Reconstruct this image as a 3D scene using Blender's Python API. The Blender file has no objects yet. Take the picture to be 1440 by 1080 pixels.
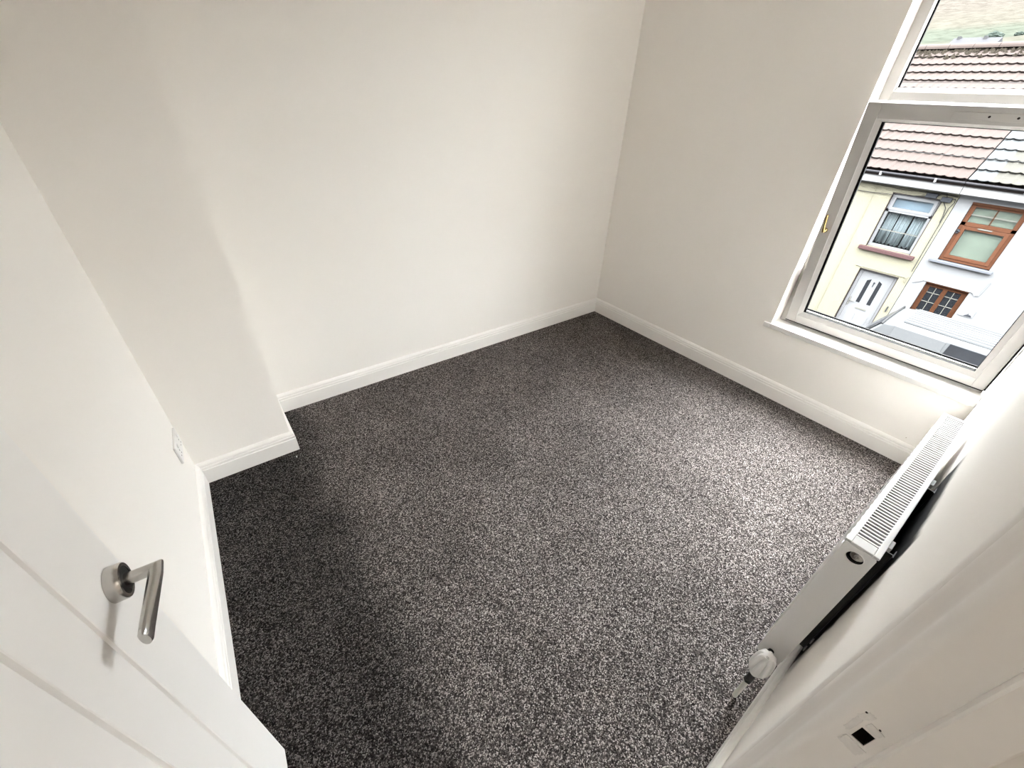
import bpy, bmesh, math, random
from mathutils import Matrix, Vector

sc = bpy.context.scene
R2D = math.radians

# ------------------------------------------------------------------ camera
cam_d = bpy.data.cameras.new('camera')
cam_d.sensor_width = 36.0
cam_d.lens = 584.64 / 1440.0 * 36.0
cam_d.clip_start = 0.02
cam_d.clip_end = 2000
cam = bpy.data.objects.new('camera', cam_d)
sc.collection.objects.link(cam)
roll, pitch, yaw = 0.047, 0.6117, 0.6661
Fv = Vector((math.sin(yaw) * math.cos(pitch), math.cos(yaw) * math.cos(pitch), -math.sin(pitch)))
Rv = Vector((math.cos(yaw), -math.sin(yaw), 0))
Uv = Rv.cross(Fv)
R2 = Rv * math.cos(roll) + Uv * math.sin(roll)
U2 = Uv * math.cos(roll) - Rv * math.sin(roll)
Mc = Matrix((R2, U2, -Fv)).transposed().to_4x4()
Mc.translation = Vector((-2.7405, -2.3207, 1.6))
cam.matrix_world = Mc
sc.camera = cam

# ------------------------------------------------------------------ sky (flat overcast) and exposure
world = bpy.data.worlds.new('overcast_sky')
sc.world = world
world.use_nodes = True
bg = world.node_tree.nodes['Background']
bg.inputs['Color'].default_value = (0.96, 0.985, 1.03, 1)
# CIE standard overcast sky: luminance (1 + 2 sin(elevation)) / 3 of the zenith
wt = world.node_tree
wtc = wt.nodes.new('ShaderNodeTexCoord'); wsx = wt.nodes.new('ShaderNodeSeparateXYZ')
wt.links.new(wtc.outputs['Generated'], wsx.inputs[0])
wmx = wt.nodes.new('ShaderNodeMath'); wmx.operation = 'MAXIMUM'; wmx.inputs[1].default_value = 0.0
wt.links.new(wsx.outputs['Z'], wmx.inputs[0])
wma = wt.nodes.new('ShaderNodeMath'); wma.operation = 'MULTIPLY_ADD'
SKY = 10.0
wma.inputs[1].default_value = SKY * 2 / 3; wma.inputs[2].default_value = SKY / 3
wt.links.new(wmx.outputs[0], wma.inputs[0]); wt.links.new(wma.outputs[0], bg.inputs['Strength'])
sc.view_settings.view_transform = 'Standard'
sc.view_settings.look = 'None'
sc.view_settings.gamma = 1.0
sc.view_settings.use_curve_mapping = False
sc.view_settings.exposure = 2.83
sc.cycles.max_bounces = 14
sc.cycles.diffuse_bounces = 9
sc.cycles.transparent_max_bounces = 16
sc.cycles.sample_clamp_indirect = 8.0

# ------------------------------------------------------------------ helpers
col = sc.collection
I4 = Matrix.Identity(4)


def rotz(a, o=(0, 0, 0)):
    return Matrix.Translation(Vector(o)) @ Matrix.Rotation(a, 4, 'Z')


FW = rotz(0.01)                                   # window wall frame: x=0 wall face, +x outdoors, y along
FC = rotz(0.0094, (0, -2.4144, 0))                # radiator wall frame: y=0 wall face, +y into room
FL = rotz(-0.0272, (-3.0674, -0.3685, 0))         # left wall frame: x=0 wall face, +x into room


def tag(o, label=None, cat=None, group=None, kind=None):
    if label: o['label'] = label
    if cat: o['category'] = cat
    if group: o['group'] = group
    if kind: o['kind'] = kind
    return o


def empty(name, loc=(0, 0, 0), label=None, cat=None, group=None, kind=None):
    o = bpy.data.objects.new(name, None)
    o.empty_display_size = 0.1
    o.location = loc
    col.objects.link(o)
    return tag(o, label, cat, group, kind)


def worigin(o):
    p = Vector((0, 0, 0))
    while o is not None:
        p += o.location
        o = o.parent
    return p


class MB:
    def __init__(self, M=None):
        self.v = []; self.f = []; self.M = M if M is not None else I4

    def add(self, vs, fs, M=None):
        b = len(self.v)
        T = self.M @ M if M is not None else self.M
        self.v += [T @ Vector(p) for p in vs]
        self.f += [tuple(b + i for i in f) for f in fs]
        return self

    def box(self, x0, x1, y0, y1, z0, z1, M=None):
        x0, x1 = min(x0, x1), max(x0, x1); y0, y1 = min(y0, y1), max(y0, y1); z0, z1 = min(z0, z1), max(z0, z1)
        vs = [(x, y, z) for x in (x0, x1) for y in (y0, y1) for z in (z0, z1)]
        fs = [(0, 1, 3, 2), (4, 6, 7, 5), (0, 4, 5, 1), (2, 3, 7, 6), (0, 2, 6, 4), (1, 5, 7, 3)]
        return self.add(vs, fs, M)

    def sweep(self, prof, a, b, M=None, caps=True):
        """prof: 3D points closed loop at start (list a) and end (list b)"""
        n = len(a)
        vs = list(a) + list(b)
        fs = [(i, (i + 1) % n, n + (i + 1) % n, n + i) for i in range(n)]
        if caps:
            fs += [tuple(reversed(range(n))), tuple(range(n, 2 * n))]
        return self.add(vs, fs, M)

    def prism(self, poly, axis, a, b, M=None):
        if axis == 'z': mk = lambda p, t: (p[0], p[1], t)
        elif axis == 'y': mk = lambda p, t: (p[0], t, p[1])
        else: mk = lambda p, t: (t, p[0], p[1])
        return self.sweep(None, [mk(p, a) for p in poly], [mk(p, b) for p in poly], M)

    def tube(self, pts, r, seg=8, M=None, caps=True):
        pts = [Vector(p) for p in pts]
        n = len(pts)
        rs = r if isinstance(r, (list, tuple)) else [r] * n
        vs = []; fs = []
        up = None
        for i, p in enumerate(pts):
            d = (pts[min(i + 1, n - 1)] - pts[max(i - 1, 0)]).normalized()
            if up is None:
                up = Vector((0, 0, 1)) if abs(d.z) < 0.9 else Vector((1, 0, 0))
            s = d.cross(up).normalized(); up = s.cross(d).normalized()
            for k in range(seg):
                an = 2 * math.pi * k / seg
                vs.append(p + (s * math.cos(an) + up * math.sin(an)) * rs[i])
        for i in range(n - 1):
            for k in range(seg):
                a = i * seg + k; b = i * seg + (k + 1) % seg
                fs.append((a, b, b + seg, a + seg))
        if caps:
            fs.append(tuple(reversed(range(seg)))); fs.append(tuple(range((n - 1) * seg, n * seg)))
        return self.add(vs, fs, M)

    def lathe(self, prof, origin, axis=(0, 0, 1), seg=24, M=None):
        """prof: list of (r, h)"""
        ax = Vector(axis).normalized()
        s = ax.orthogonal().normalized(); t = ax.cross(s)
        o = Vector(origin); vs = []; fs = []
        for r, h in prof:
            for k in range(seg):
                an = 2 * math.pi * k / seg
                vs.append(o + ax * h + (s * math.cos(an) + t * math.sin(an)) * max(r, 1e-5))
        for i in range(len(prof) - 1):
            for k in range(seg):
                a = i * seg + k; b = i * seg + (k + 1) % seg
                fs.append((a, b, b + seg, a + seg))
        fs.append(tuple(reversed(range(seg)))); fs.append(tuple(range((len(prof) - 1) * seg, len(prof) * seg)))
        return self.add(vs, fs, M)

    def build(self, name, mat, parent=None, bevel=0, seg=2, smooth=False, recalc=True):
        me = bpy.data.meshes.new(name)
        o = bpy.data.objects.new(name, me)
        col.objects.link(o)
        org = Vector((0, 0, 0))
        if parent is not None:
            org = worigin(parent)
            o.parent = parent
        me.from_pydata([tuple(p - org) for p in self.v], [], self.f)
        if recalc:
            bm = bmesh.new(); bm.from_mesh(me)
            bmesh.ops.recalc_face_normals(bm, faces=bm.faces)
            bm.to_mesh(me); bm.free()
        me.materials.append(mat)
        if smooth:
            for p in me.polygons: p.use_smooth = True
            try:
                me.set_sharp_from_angle(angle=R2D(38))
            except Exception:
                pass
        if bevel:
            m = o.modifiers.new('bevel', 'BEVEL'); m.width = bevel; m.segments = seg
            m.limit_method = 'ANGLE'; m.angle_limit = R2D(35)
            m.harden_normals = False
        return o


def grid_boxes(mb, u0, u1, w0, w1, holes, fn):
    """fill rectangle u x w minus holes with boxes; fn(ua,ub,wa,wb) adds one"""
    us = sorted(set([u0, u1] + [h[0] for h in holes] + [h[1] for h in holes]))
    ws = sorted(set([w0, w1] + [h[2] for h in holes] + [h[3] for h in holes]))
    us = [u for u in us if u0 <= u <= u1]; ws = [w for w in ws if w0 <= w <= w1]
    for i in range(len(us) - 1):
        for j in range(len(ws) - 1):
            cu = (us[i] + us[i + 1]) / 2; cw = (ws[j] + ws[j + 1]) / 2
            if any(h[0] < cu < h[1] and h[2] < cw < h[3] for h in holes):
                continue
            fn(us[i], us[i + 1], ws[j], ws[j + 1])


# ------------------------------------------------------------------ materials
def nt(name):
    m = bpy.data.materials.new(name); m.use_nodes = True
    t = m.node_tree; b = t.nodes['Principled BSDF']
    return m, t, b


def node(t, typ, **kw):
    n = t.nodes.new(typ)
    for k, v in kw.items(): setattr(n, k, v)
    return n


def math_n(t, op, a, b=None, clamp=False):
    n = node(t, 'ShaderNodeMath', operation=op, use_clamp=clamp)
    for i, s in enumerate((a, b)):
        if s is None: continue
        if isinstance(s, (int, float)): n.inputs[i].default_value = s
        else: t.links.new(s, n.inputs[i])
    return n.outputs[0]


def mixc(t, fac, a, b):
    n = node(t, 'ShaderNodeMix', data_type='RGBA')
    for i, s in ((0, fac), (6, a), (7, b)):
        if isinstance(s, (int, float)): n.inputs[i].default_value = s
        elif isinstance(s, tuple): n.inputs[i].default_value = s if len(s) == 4 else (*s, 1)
        else: t.links.new(s, n.inputs[i])
    return n.outputs[2]


def noise(t, vec, scale, detail=3, rough=0.5):
    n = node(t, 'ShaderNodeTexNoise'); n.inputs['Scale'].default_value = scale
    n.inputs['Detail'].default_value = detail; n.inputs['Roughness'].default_value = rough
    if vec is not None: t.links.new(vec, n.inputs['Vector'])
    return n.outputs['Fac']


def ramp(t, fac, p0, p1, c0=(0, 0, 0, 1), c1=(1, 1, 1, 1)):
    n = node(t, 'ShaderNodeValToRGB'); e = n.color_ramp.elements
    e[0].position = p0; e[1].position = p1
    e[0].color = c0 if len(c0) == 4 else (*c0, 1); e[1].color = c1 if len(c1) == 4 else (*c1, 1)
    t.links.new(fac, n.inputs[0])
    return n.outputs[0]


def objvec(t):
    return node(t, 'ShaderNodeTexCoord').outputs['Object']


def bump(t, b, h, strength, dist=0.01):
    n = node(t, 'ShaderNodeBump'); n.inputs['Strength'].default_value = strength
    n.inputs['Distance'].default_value = dist
    t.links.new(h, n.inputs['Height']); t.links.new(n.outputs[0], b.inputs['Normal'])
    return n


def simple(name, c, rough=0.6, metal=0.0, var=0.06, vscale=8.0, bscale=60.0, bstr=0.05, spec=0.5, c2=None, bdist=0.003):
    m, t, b = nt(name)
    v = objvec(t)
    f = noise(t, v, vscale, 4)
    ca = c2 if c2 else tuple(x * (1 - var) for x in c)
    t.links.new(mixc(t, f, (*ca, 1), (*c, 1)), b.inputs['Base Color'])
    b.inputs['Roughness'].default_value = rough; b.inputs['Metallic'].default_value = metal
    b.inputs['Specular IOR Level'].default_value = spec
    if bstr:
        bump(t, b, noise(t, v, bscale, 3), bstr, bdist)
    return m


M = {}
M['paint'] = simple('white_emulsion', (0.90, 0.868, 0.824), 0.75, var=0.025, vscale=1.5, bscale=90, bstr=0.12, spec=0.25, bdist=0.002)
M['ceiling'] = simple('ceiling_emulsion', (0.80, 0.78, 0.75), 0.8, var=0.03, vscale=1.5, bscale=90, bstr=0.1, spec=0.2)
M['gloss'] = simple('white_satinwood', (0.89, 0.865, 0.83), 0.35, var=0.02, vscale=4, bscale=40, bstr=0.03, spec=0.45)
M['sill'] = simple('window_board_gloss', (0.72, 0.70, 0.675), 0.45, var=0.03, vscale=6, bscale=40, bstr=0.03, spec=0.2)
M['door'] = simple('white_door_paint', (0.88, 0.86, 0.835), 0.4, var=0.015, vscale=3, bscale=50, bstr=0.03, spec=0.4)
M['jamb'] = simple('jamb_gloss', (0.85, 0.815, 0.775), 0.4, var=0.04, vscale=14, bscale=26, bstr=0.12, spec=0.4)
M['filler'] = simple('rough_filler', (0.83, 0.80, 0.765), 0.8, var=0.16, vscale=180, bscale=160, bstr=0.6)
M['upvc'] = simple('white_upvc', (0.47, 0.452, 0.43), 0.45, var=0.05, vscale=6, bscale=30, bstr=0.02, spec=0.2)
M['rubber'] = simple('black_rubber', (0.006, 0.006, 0.006), 0.7, var=0.3, vscale=40, bstr=0.05, spec=0.15)
M['brass'] = simple('polished_brass', (0.50, 0.37, 0.16), 0.22, 1.0, var=0.15, vscale=40, bstr=0.02)
M['chrome'] = simple('satin_nickel', (0.55, 0.535, 0.51), 0.22, 1.0, var=0.12, vscale=70, bscale=300, bstr=0.04)
M['blackmetal'] = simple('dark_socket', (0.02, 0.02, 0.02), 0.35, var=0.3, vscale=60, bstr=0.0)
M['radiator'] = simple('radiator_enamel', (0.72, 0.705, 0.69), 0.4, var=0.02, vscale=5, bscale=30, bstr=0.01)
M['fin'] = simple('galvanised_fin', (0.09, 0.087, 0.084), 0.7, var=0.2, vscale=20, bstr=0.0)  # fins coloured dark so the grille gaps look shaded
M['radgrille'] = simple('radiator_grille_enamel', (0.62, 0.61, 0.60), 0.32, var=0.02, vscale=5, bstr=0.0)
M['plastic'] = simple('white_plastic', (0.80, 0.785, 0.765), 0.35, var=0.03, vscale=20, bstr=0.02)
M['pipe'] = simple('plastic_pipe', (0.78, 0.755, 0.70), 0.45, var=0.08, vscale=60, bstr=0.02)
M['darkin'] = simple('dark_interior', (0.02, 0.014, 0.01), 0.9, var=0.4, vscale=60, bstr=0.1)
M['crumb'] = simple('plaster_crumb', (0.75, 0.74, 0.72), 0.9, var=0.1, vscale=90, bstr=0.2)


def carpet_mat():
    m, t, b = nt('heather_carpet')
    v = objvec(t)
    vo = node(t, 'ShaderNodeTexVoronoi'); vo.inputs['Scale'].default_value = 300
    t.links.new(v, vo.inputs['Vector'])
    sep = node(t, 'ShaderNodeSeparateColor'); t.links.new(vo.outputs['Color'], sep.inputs[0])
    n1 = noise(t, v, 400, 2, 0.6)
    fac = math_n(t, 'MULTIPLY_ADD', sep.outputs[0], 0.55)
    fac.node.inputs[2].default_value = 0.0
    tot = math_n(t, 'ADD', fac, math_n(t, 'MULTIPLY', n1, 0.45))
    cr = node(t, 'ShaderNodeValToRGB'); e = cr.color_ramp.elements
    e[0].position = 0.22; e[0].color = (0.006, 0.005, 0.005, 1)
    e[1].position = 0.76; e[1].color = (0.215, 0.198, 0.19, 1)
    k = e.new(0.45); k.color = (0.024, 0.021, 0.020, 1)
    k = e.new(0.62); k.color = (0.066, 0.059, 0.056, 1)
    t.links.new(tot, cr.inputs[0])
    # brushed nap: broad patches where the pile lies the other way
    nap = noise(t, v, 2.6, 3, 0.55)
    napc = ramp(t, nap, 0.35, 0.68, (0.84, 0.84, 0.84, 1), (1.12, 1.12, 1.12, 1))
    mul = node(t, 'ShaderNodeMix', data_type='RGBA', blend_type='MULTIPLY'); mul.inputs[0].default_value = 1
    t.links.new(cr.outputs[0], mul.inputs[6]); t.links.new(napc, mul.inputs[7])
    # a darker strip along the chimney side with a soft, wavering edge
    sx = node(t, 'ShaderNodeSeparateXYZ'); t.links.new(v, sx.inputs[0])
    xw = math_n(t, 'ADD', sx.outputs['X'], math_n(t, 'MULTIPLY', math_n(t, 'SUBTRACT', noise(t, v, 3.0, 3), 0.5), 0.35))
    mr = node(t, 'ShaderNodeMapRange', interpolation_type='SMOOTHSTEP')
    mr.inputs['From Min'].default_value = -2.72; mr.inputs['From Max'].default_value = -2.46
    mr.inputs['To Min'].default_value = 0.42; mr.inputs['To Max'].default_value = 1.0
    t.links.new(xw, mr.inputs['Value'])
    strip_mix = node(t, 'ShaderNodeMix', data_type='RGBA', blend_type='MULTIPLY'); strip_mix.inputs[0].default_value = 1
    t.links.new(mul.outputs[2], strip_mix.inputs[6]); t.links.new(mr.outputs[0], strip_mix.inputs[7])
    carp = strip_mix.outputs[2]
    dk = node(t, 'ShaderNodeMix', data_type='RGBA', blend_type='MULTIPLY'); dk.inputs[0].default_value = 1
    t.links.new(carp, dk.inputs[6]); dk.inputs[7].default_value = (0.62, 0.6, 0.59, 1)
    t.links.new(dk.outputs[2], b.inputs['Base Color'])
    b.inputs['Roughness'].default_value = 1.0
    b.inputs['Specular IOR Level'].default_value = 0.0
    inv = math_n(t, 'SUBTRACT', 1.0, vo.outputs['Distance'])
    bn = bump(t, b, math_n(t, 'ADD', inv, tot), 0.65, 0.005)
    # synthetic fibre: broad forward scattering towards the light
    br = node(t, 'ShaderNodeMix', data_type='RGBA', blend_type='MULTIPLY'); br.inputs[0].default_value = 1
    t.links.new(carp, br.inputs[6]); br.inputs[7].default_value = (1.85, 1.83, 1.83, 1)
    gl = node(t, 'ShaderNodeBsdfGlossy'); gl.inputs['Roughness'].default_value = 0.6
    t.links.new(br.outputs[2], gl.inputs['Color']); t.links.new(bn.outputs[0], gl.inputs['Normal'])
    ad = node(t, 'ShaderNodeAddShader')
    out = [n for n in t.nodes if n.type == 'OUTPUT_MATERIAL'][0]
    t.links.new(b.outputs[0], ad.inputs[0]); t.links.new(gl.outputs[0], ad.inputs[1]); t.links.new(ad.outputs[0], out.inputs['Surface'])
    return m


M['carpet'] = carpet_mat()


def wall_front_mat():
    """painted wall with the old dark coat left unpainted behind the radiator"""
    m, t, b = nt('white_emulsion_with_old_dark_coat')
    v = objvec(t)
    sx = node(t, 'ShaderNodeSeparateXYZ'); t.links.new(v, sx.inputs[0])
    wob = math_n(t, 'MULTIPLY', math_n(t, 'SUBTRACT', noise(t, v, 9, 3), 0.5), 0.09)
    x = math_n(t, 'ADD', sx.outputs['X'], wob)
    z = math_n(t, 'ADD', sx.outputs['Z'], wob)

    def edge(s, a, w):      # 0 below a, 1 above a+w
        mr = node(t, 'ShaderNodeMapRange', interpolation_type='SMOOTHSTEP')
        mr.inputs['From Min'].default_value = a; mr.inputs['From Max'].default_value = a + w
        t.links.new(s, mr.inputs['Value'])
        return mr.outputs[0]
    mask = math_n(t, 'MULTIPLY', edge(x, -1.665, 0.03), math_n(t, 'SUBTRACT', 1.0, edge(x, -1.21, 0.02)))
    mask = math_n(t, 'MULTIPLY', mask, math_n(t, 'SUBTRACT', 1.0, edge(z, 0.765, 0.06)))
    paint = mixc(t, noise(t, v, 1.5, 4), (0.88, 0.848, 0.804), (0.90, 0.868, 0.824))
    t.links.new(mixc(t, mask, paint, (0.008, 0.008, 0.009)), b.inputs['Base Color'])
    b.inputs['Roughness'].default_value = 0.75; b.inputs['Specular IOR Level'].default_value = 0.25
    bump(t, b, noise(t, v, 90, 3), 0.12, 0.002)
    return m


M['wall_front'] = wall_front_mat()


def glass_mat(name, refl=0.06, tint=(1, 1, 1)):
    m = bpy.data.materials.new(name); m.use_nodes = True
    t = m.node_tree; t.nodes.clear()
    out = node(t, 'ShaderNodeOutputMaterial')
    tr = node(t, 'ShaderNodeBsdfTransparent'); tr.inputs[0].default_value = (*tint, 1)
    gl = node(t, 'ShaderNodeBsdfGlossy'); gl.inputs['Roughness'].default_value = 0.02
    fr = node(t, 'ShaderNodeFresnel'); fr.inputs[0].default_value = 1.35
    f = math_n(t, 'MULTIPLY_ADD', fr.outputs[0], 0.9); f.node.inputs[2].default_value = refl - 0.02
    bf = node(t, 'ShaderNodeNewGeometry')          # reflect at the outer face only, never inside the sheet
    f = math_n(t, 'MULTIPLY', f, math_n(t, 'SUBTRACT', 1.0, bf.outputs['Backfacing']))
    mx = node(t, 'ShaderNodeMixShader')
    t.links.new(f, mx.inputs[0]); t.links.new(tr.outputs[0], mx.inputs[1]); t.links.new(gl.outputs[0], mx.inputs[2])
    t.links.new(mx.outputs[0], out.inputs[0])
    return m


M['glass'] = glass_mat('window_glass', 0.02, (0.97, 0.98, 0.97))
M['farglass'] = glass_mat('street_window_glass', 0.03, (0.9, 0.93, 0.93))

# ------------------------------------------------------------------ room shell
W, L, D_, C_ = 3.0674, 2.4144, 0.3685, 0.4132
CEIL = 2.5


def struct(mb, name, mat, **k):
    o = mb.build(name, mat, **k)
    o['kind'] = 'structure'
    return o


mb = MB(); mb.box(-3.6, 0.3, -3.75, 0.15, -0.12, 0.0)
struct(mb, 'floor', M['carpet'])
mb = MB(); mb.box(-3.6, 0.3, -3.75, 0.15, CEIL, CEIL + 0.12)
struct(mb, 'ceiling', M['ceiling'])
mb = MB(); mb.box(-3.3, 0.3, 0, 0.15, 0, CEIL)
struct(mb, 'wall_back', M['paint'])
mb = MB(); mb.box(-3.25, -W + C_, -D_, 0.0, 0, CEIL)
struct(mb, 'wall_chimney', M['paint'])
mb = MB(FL); mb.box(-0.15, 0, -2.4, 0.05, 0, CEIL)
struct(mb, 'wall_left', M['paint'])

# window wall with opening; the right jamb of the opening is the radiator wall itself
WY0, WZ0, WZ1 = -1.425, 0.444, 2.165
mb = MB(FW)
mb.box(0, 0.32, WY0, -0.0, 0, CEIL)
mb.box(0, 0.32, -2.6, WY0, 0, WZ0)
mb.box(0, 0.32, -2.6, WY0, WZ1, CEIL)
struct(mb, 'wall_right', M['paint'])

# radiator wall with doorway
XJ, XH, HEAD = -2.28, -3.048, 1.985
mb = MB(FC)
grid_boxes(mb, -3.4, 0.36, 0, CEIL, [(XH - 0.03, XJ + 0.03, 0, HEAD + 0.03)], lambda a, b, c, d: mb.box(a, b, -0.105, 0, c, d))
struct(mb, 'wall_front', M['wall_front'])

# landing beyond the doorway (closed in, behind the camera)
mb = MB()
mb.box(-3.6, -3.45, -3.75, -2.5, 0, CEIL); mb.box(-1.2, -1.05, -3.75, -2.55, 0, CEIL); mb.box(-3.6, -1.05, -3.9, -3.75, 0, CEIL)
struct(mb, 'wall_landing', M['paint'])

# unseen, added to brighten the door frame: lamp on the landing
M['lampglow'], _t, _b = nt('opal_lamp_glass')
_b.inputs['Base Color'].default_value = (0.8, 0.8, 0.78, 1)
_b.inputs['Emission Color'].default_value = (1.0, 0.93, 0.84, 1); _b.inputs['Emission Strength'].default_value = 4.0
fill_lamp = empty('landing_lamp', (-2.35, -3.15, CEIL), 'round opal ceiling lamp on the landing behind the doorway', 'lamp')
mb = MB(); mb.lathe([(0.05, 0.0), (0.05, -0.02), (0.02, -0.05), (0.004, -0.055), (0.004, -0.22)], (-2.35, -3.15, CEIL), (0, 0, 1), 20); mb.build('ceiling_rose', M['gloss'], fill_lamp, smooth=True)
mb = MB(); mb.lathe([(0.08 * math.sin(a), -0.30 + 0.08 * math.cos(a)) for a in [0.06 + i * (math.pi - 0.12) / 12 for i in range(13)]], (-2.35, -3.15, CEIL), (0, 0, 1), 24); mb.build('globe', M['lampglow'], fill_lamp, smooth=True)

# ------------------------------------------------------------------ skirting boards
BP = [(0, 0), (0.018, 0), (0.018, 0.0795), (0.0145, 0.0825), (0.0170, 0.0865), (0.0162, 0.0955), (0.0122, 0.0985), (0.0142, 0.1025),
      (0.0118, 0.111), (0.0065, 0.118), (0.002, 0.1207), (0, 0.1207)]


def skirting(mb, along, s0, k0, s1, k1, f):
    """f(s, t, z) -> point; start s0+k0*t, end s1+k1*t"""
    mb.sweep(None, [f(s0 + k0 * t, t, z) for t, z in BP], [f(s1 + k1 * t, t, z) for t, z in BP])


mb = MB(); skirting(mb, 'x', -W + C_, 1, 0, -1, lambda s, t, z: (s, -t, z))
struct(mb, 'baseboard_back', M['gloss'])
mb = MB(); skirting(mb, 'x', -W, 1, -W + C_, 1, lambda s, t, z: (s, -D_ - t, z))
struct(mb, 'baseboard_chimney_front', M['gloss'])
mb = MB(); skirting(mb, 'y', -D_, -1, 0, -1, lambda s, t, z: (-W + C_ + t, s, z))
struct(mb, 'baseboard_chimney_side', M['gloss'])
mb = MB(FW); skirting(mb, 'y', -L, 1, 0, -1, lambda s, t, z: (-t, s, z))
struct(mb, 'baseboard_right', M['gloss'])
mb = MB(FC); skirting(mb, 'x', -2.166, 0, 0.02, -1, lambda s, t, z: (s, t, z))
struct(mb, 'baseboard_front', M['gloss'])
mb = MB(FL); skirting(mb, 'y', -2.06, 0, 0.0, -1, lambda s, t, z: (t, s, z))
struct(mb, 'baseboard_left', M['gloss'])

# ------------------------------------------------------------------ door lining, stop, architrave
# lining on the latch side, with the mortise cut for the keep
mb = MB(FC)
HY0, HY1, HZ0, HZ1 = -0.0265, -0.0125, 0.962, 0.990
grid_boxes(mb, -0.115, 0.0, 0, HEAD, [(HY0, HY1, HZ0, HZ1)], lambda a, b, c, d: mb.box(XJ, XJ + 0.027, a, b, c, d))
t2 = struct(mb, 'trim_2', M['jamb'])
mb = MB(FC)
mb.box(XJ + 0.024, XJ + 0.0269, HY0 - 0.004, HY1 + 0.004, HZ0 - 0.004, HZ1 + 0.004)
mb.build('mortise_back', M['darkin'], t2)
mb = MB(FC)
for (a, b, c, d) in ((HY0, HY0 + .0006, HZ0, HZ1), (HY1 - .0006, HY1, HZ0, HZ1), (HY0, HY1, HZ0, HZ0 + .0006), (HY0, HY1, HZ1 - .0006, HZ1)):
    mb.box(XJ + 0.0015, XJ + 0.026, a, b, c, d)
mb.build('mortise_wall', M['darkin'], t2)


def scab(name, cy, cz, w, h, th, mat, rot=0.0, seed=1):
    """thin ragged patch of filler on the lining face"""
    rnd = random.Random(seed)
    n = 26; ring = []
    for i in range(n):
        an = 2 * math.pi * i / n
        ca, sa = math.cos(an), math.sin(an)
        sq = 1.0 / max(abs(ca), abs(sa))
        k = (0.15 + 0.85 * sq) * rnd.uniform(0.82, 1.05)
        y, z = ca * k * w / 2, sa * k * h / 2
        ring.append((cy + y * math.cos(rot) - z * math.sin(rot), cz + y * math.sin(rot) + z * math.cos(rot)))
    mb = MB(FC)
    mb.prism(ring, 'x', XJ - th, XJ + 0.0005)
    return mb.build(name, mat, t2, bevel=0.0004, seg=1)


# ragged edges of the old keep recess round the mortise
scab('filler_patch', -0.0195, 0.948, 0.024, 0.022, 0.0009, M['filler'], 0.1, 3)
scab('filler_patch', -0.0205, 1.000, 0.016, 0.014, 0.0007, M['filler'], 0.2, 5)
scab('filler_patch', -0.0055, 0.985, 0.007, 0.040, 0.0007, M['filler'], 0.0, 8)
scab('filler_patch', -0.0075, 1.012, 0.009, 0.022, 0.0008, M['filler'], 0.3, 9)
mb = MB(FC); mb.box(XJ - 0.0006, XJ + 0.001, -0.0105, -0.0035, 1.0165, 1.019); mb.build('chisel_cut', M['darkin'], t2)
mb = MB(FC); mb.box(XJ - 0.0006, XJ + 0.001, -0.0115, -0.0105, 1.012, 1.0175); mb.build('chisel_cut', M['darkin'], t2)
mb = MB(FC); mb.lathe([(0.0012, 0), (0.0012, 0.0012)], (XJ - 0.0008, -0.0225, 1.0085), (1, 0, 0), 8); mb.build('screw_hole', M['darkin'], t2)
# hinge-side and head lining
mb = MB(FC); mb.box(XH - 0.027, XH, -0.115, 0, 0, HEAD)
struct(mb, 'trim_3', M['jamb'])
mb = MB(FC); mb.box(XH - 0.027, XJ + 0.027, -0.115, 0, HEAD, HEAD + 0.027)
struct(mb, 'trim_4', M['jamb'])
# planted door stop, latch side
mb = MB(FC); mb.prism([(XJ, -0.0375), (XJ - 0.010, -0.0375), (XJ - 0.0125, -0.040), (XJ - 0.0125, -0.075), (XJ - 0.010, -0.0775), (XJ, -0.0775)], 'z', 0, HEAD)
struct(mb, 'trim_5', M['jamb'])
# moulded architrave round the latch side of the doorway
AW = 0.103
AP = [(0.0, 0), (0.0, 0.003), (0.0012, 0.0062), (0.004, 0.0092), (0.010, 0.0125), (0.018, 0.0135), (0.028, 0.0125), (0.034, 0.0115), (0.040, 0.0125), (0.050, 0.016), (0.060, 0.0195), (0.068, 0.0212),
      (0.074, 0.0205), (0.0765, 0.0195), (0.079, 0.0205), (AW - 0.003, 0.0215), (AW, 0.0205), (AW, 0)]
mb = MB(FC); mb.prism([(XJ + a, b) for a, b in AP], 'z', 0, HEAD + 0.01)
struct(mb, 'trim_6', M['jamb'], smooth=True)
# head architrave
mb = MB(FC); mb.prism([(b, HEAD + a) for a, b in AP], 'x', XH - 0.03, XJ + AW)
struct(mb, 'trim_7', M['jamb'], smooth=True)

# ------------------------------------------------------------------ the open door
DE = Vector((-2.997, -1.657, 0)); ddir = Vector((-0.06, -1, 0)).normalized(); dn = Vector((1, -0.06, 0)).normalized()
FD = Matrix((( dn.x, ddir.x, 0, DE.x), (dn.y, ddir.y, 0, DE.y), (0, 0, 1, 0), (0, 0, 0, 1)))   # x out of face, y from latch edge to hinge, z up
door = empty('door_1', (DE.x + ddir.x * 0.762, DE.y + ddir.y * 0.762, 0.0), 'white vertically grooved door standing open against the left wall', 'door', kind='structure')
prof = [(0, 0)]
for g in (0.140, 0.245, 0.381, 0.517, 0.622):
    prof += [(0, g - 0.0058), (-0.0010, g - 0.0044), (-0.0075, g - 0.0022), (-0.0080, g), (-0.0075, g + 0.0022), (-0.0010, g + 0.0044), (0, g + 0.0058)]
prof += [(0, 0.762), (-0.035, 0.762), (-0.035, 0)]
mb = MB(FD); mb.prism(prof, 'z', 0.008, 1.975)
leaf = mb.build('door_leaf', M['door'], door)
RY, RZ = 0.057, 0.980
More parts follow.
